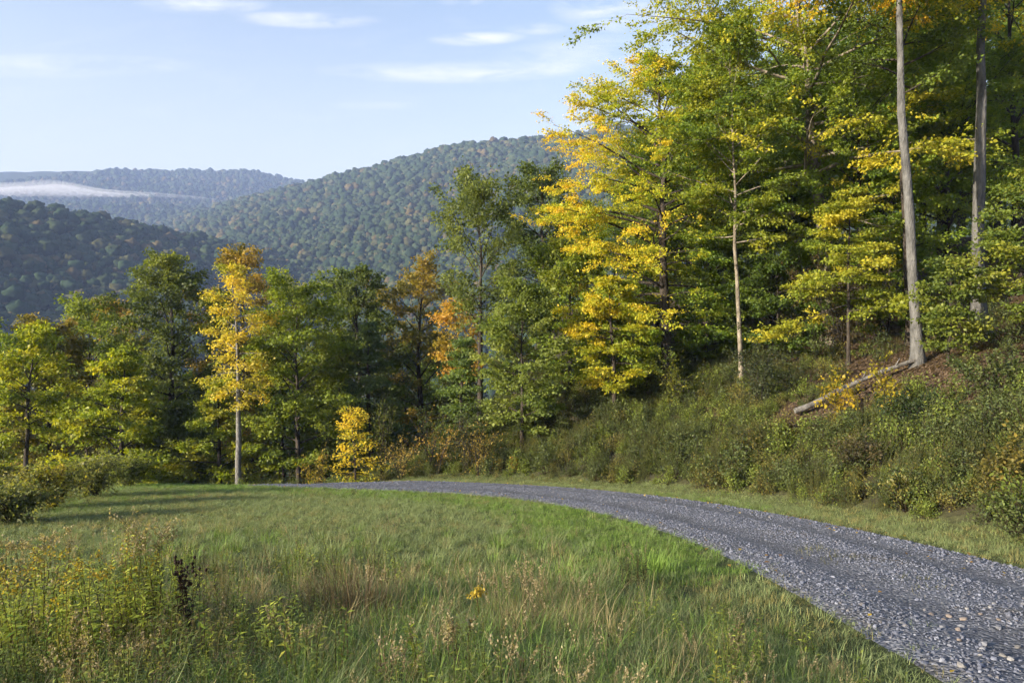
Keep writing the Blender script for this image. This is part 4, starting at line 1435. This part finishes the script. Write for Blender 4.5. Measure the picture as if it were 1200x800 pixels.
PL_Y = [(.24, .19, .03), (.38, .29, .035), (.48, .34, .04)]
PL_T = [(.20, .17, .085), (.29, .25, .14), (.38, .33, .21)]
YGL = [(.22, .28, .045), (.34, .39, .058), (.45, .46, .08)]
weed('goldenrod', 95, 775, 145, 'broad goldenrod with drooping orange-yellow plumes at lower left', goldenrod(34, .62, YGL, PL_Y, .105, 52, .18, arch=1.1, plume_n=24, plume_l=.14))
weed('goldenrod', 140, 768, 140, 'bushy yellow-green weed beside the drooping goldenrod', goldenrod(34, .6, YGL, None, .105, 52))
weed('goldenrod', 172, 762, 155, 'tallest weed with dry tan plumes rising above the meadow', goldenrod(13, .16, [(.10, .15, .02), (.20, .23, .03), (.30, .29, .035)], PL_T, .085, 46, .1, plume_n=60, plume_l=.26, arch=.2))
weed('goldenrod', 30, 770, 105, 'goldenrod stems with faded plumes at the left edge', goldenrod(14, .45, YGL, PL_T, .08, 44, .18, arch=.8, plume_n=24, plume_l=.14))
weed('goldenrod', 235, 745, 70, 'low yellow-green weed patch right of the dark seed heads', goldenrod(12, .4, YGL, None, .10, 30))
weed('goldenrod', 300, 775, 75, 'loose pale green weed patch below the straw grass heads', goldenrod(12, .45, YGL, None, .10, 30))
weed('seed_head_plant', 214, 765, 118, 'dark brown dead weed with drooping seed heads', seedhead(7, .14))
weed('goldenrod', 565, 742, 62, 'small goldenrod with one bright yellow flower plume', goldenrod(2, .05, HB_G, PL_Y, .08, 26, plume_n=120, plume_l=.28, arch=.9))
weed('goldenrod', 252, 806, 135, 'slim bright green stalk right of the dark seed heads', goldenrod(2, .05, [(.10, .16, .02), (.19, .25, .03), (.30, .30, .04)], None, .10, 30))
weed('goldenrod', 40, 816, 130, 'leafy bright green stalk at the lower left corner', goldenrod(3, .08, [(.09, .17, .02), (.16, .26, .03), (.26, .33, .045)], None, .105, 26))
weed('goldenrod', 78, 818, 135, 'yellow-stemmed leafy stalk beside the corner one', goldenrod(2, .05, [(.12, .17, .02), (.22, .25, .03), (.33, .31, .04)], None, .105, 24, stem_col=(.26, .24, .04)))
weed('goldenrod', 118, 816, 120, 'pale green stalk in front of the broad goldenrod', goldenrod(2, .05, [(.10, .17, .02), (.2, .26, .03), (.3, .33, .05)], None, .10, 24))
weed('goldenrod', 200, 818, 130, 'leafy green stalk at the bottom edge below the seed heads', goldenrod(3, .06, HB_G, None, .10, 26))
weed('goldenrod', 345, 815, 115, 'upright yellow-green stalk at the bottom edge left of centre', goldenrod(2, .05, [(.11, .17, .02), (.21, .25, .03), (.3, .3, .04)], None, .10, 24))
weed('goldenrod', 400, 815, 105, 'lush leafy stalk right of the upright yellow-green one', goldenrod(3, .07, [(.08, .15, .02), (.14, .22, .03), (.22, .28, .04)], None, .10, 24))
weed('goldenrod', 487, 810, 120, 'slim stalk with lime leaves near the bottom centre', goldenrod(2, .04, [(.10, .17, .02), (.19, .25, .03), (.28, .3, .04)], None, .1, 26))
weed('dead_weed', 462, 818, 85, 'withered pinkish-brown weed at the bottom edge', goldenrod(4, .06, [(.12, .075, .05), (.2, .13, .09), (.28, .19, .13)], None, .06, 22))
weed('dead_weed', 535, 810, 95, 'dark withered weed right of the lime-leaved stalk', goldenrod(4, .06, [(.06, .045, .03), (.1, .075, .045), (.15, .11, .07)], PL_T, .06, 20, plume_l=.15))
weed('dead_weed', 20, 705, 75, 'dry tan weed stems at the left frame edge', goldenrod(12, .3, [(.14, .11, .05), (.22, .17, .08), (.3, .23, .11)], PL_T, .06, 22, plume_l=.2, arch=.3))
weed('dead_weed', 60, 700, 80, 'dry tan weed stems next to the left edge ones', goldenrod(10, .25, [(.13, .11, .05), (.2, .17, .07), (.28, .22, .1)], PL_T, .06, 22, plume_l=.2, arch=.3))
weed('dry_grass_clump', 420, 735, 85, 'rusty brown dry grass patch in the meadow, larger half', tuft(260, .5, .45, [(.12, .085, .045), (.19, .13, .075), (.26, .19, .12)], .004, .4), 'grass clump')
weed('dry_grass_clump', 378, 730, 70, 'rusty brown dry grass patch in the meadow, left half', tuft(160, .4, .35, [(.12, .09, .05), (.18, .13, .07), (.25, .19, .11)], .004, .4), 'grass clump')
weed('dry_grass_clump', 278, 722, 70, 'pale straw grass heads behind the dark seed heads', tuft(120, .4, .3, GR_DRY, .004, .4), 'grass clump')
weed('green_clump', 742, 690, 50, 'dark green weed clump in the meadow near the road', goldenrod(14, .22, HB_D, None, .09, 30), 'plant')
weed('green_clump', 772, 672, 30, 'vivid green grass clump right of the dark weed clump', tuft(160, .4, .25, GR_LUSH, .008, .8), 'grass clump')
weed('dry_grass_clump', 800, 800, 42, 'small faded grass clump near the road edge at the bottom', tuft(120, .3, .25, GR_DRY, .004, .6), 'grass clump')
for px, py, lab in ((957, 652, 'sparse grass sprig growing in the track, farthest one'), (985, 662, 'sparse grass sprig in the middle of the track'), (1080, 690, 'greener grass sprig on the track crown'),
                    (1098, 702, 'yellowish grass sprig on the track crown, nearest one')):
    weed('grass_sprig', px, py, 15, lab, tuft(110, .1, .3, [(.07, .08, .02), (.12, .12, .03), (.18, .16, .05)], .005, 1.0), 'grass clump')

# ------------------------------------------------------------------ mist in the valley, haze in the air
def mist_bank(f, dens):
    c = at(95, 236, 1690)
    q = Q()
    nu, nv = 64, 20
    r = np.random.default_rng(77)
    U, V = np.meshgrid(np.linspace(0, 2 * PI, nu, endpoint=False), np.linspace(-.5 * PI, .5 * PI, nv), indexing='ij')
    lx, ly, lz = 370 * (.4 + .6 * f), 170 * f, 23 * f
    X = np.cos(V) * np.cos(U)
    Y = np.cos(V) * np.sin(U)
    Z = np.sin(V)
    bump = 1 + .28 * wave(X * 6, Y * 2, 1.2, 61) * (Z > -.2) + .15 * wave(X * 14, Y * 5, 1.2, 62) * (Z > 0)
    taper_ = .55 + .45 * sstep(1.0, -.6, X)
    P = np.stack([X * lx, Y * ly, Z * lz * bump * taper_ * (1 + .9 * np.exp(-((X + .1) / .35) ** 2) * (Z > 0)) - 3 * X], -1)
    i_, j_ = np.meshgrid(np.arange(nu), np.arange(nv - 1), indexing='ij')
    i2 = (i_ + 1) % nu
    F = np.stack([i_ * nv + j_, i2 * nv + j_, i2 * nv + j_ + 1, i_ * nv + j_ + 1], -1).reshape(-1, 4)
    q.add(P.reshape(-1, 3), F)
    m, t = new_mat('mist')
    v = t.nodes.new('ShaderNodeVolumePrincipled')
    v.inputs['Color'].default_value = (.95, .96, 1, 1)
    v.inputs['Density'].default_value = dens
    o_ = t.nodes.new('ShaderNodeOutputMaterial')
    t.links.new(v.outputs[0], o_.inputs['Volume'])
    ob = bpy.data.objects.new('mist', q.mesh('mist', m, True))
    ob.location = c
    link(ob, None, 'white mist lying along the far valley', 'mist', 'mist bank layers', 'stuff')


for f_, d_ in ((1.0, .004), (.8, .012), (.58, .026)):
    mist_bank(f_, d_)
q = Q()
x0, x1, y0, y1, z0, z1 = -3600, 3600, -3600, 3600, FLOOR - 2, 430
V = [(x0, y0, z0), (x1, y0, z0), (x1, y1, z0), (x0, y1, z0), (x0, y0, z1), (x1, y0, z1), (x1, y1, z1), (x0, y1, z1)]
q.add(V, [(3, 2, 1, 0), (4, 5, 6, 7), (0, 1, 5, 4), (1, 2, 6, 5), (2, 3, 7, 6), (3, 0, 4, 7)])
m, t = new_mat('haze')
v = t.nodes.new('ShaderNodeVolumePrincipled')
v.inputs['Color'].default_value = (.42, .57, 1, 1)
v.inputs['Density'].default_value = .00028
o_ = t.nodes.new('ShaderNodeOutputMaterial')
t.links.new(v.outputs[0], o_.inputs['Volume'])
link(bpy.data.objects.new('haze', q.mesh('haze', m)), None, 'thin blue morning haze filling the valley air', 'haze', kind='stuff')
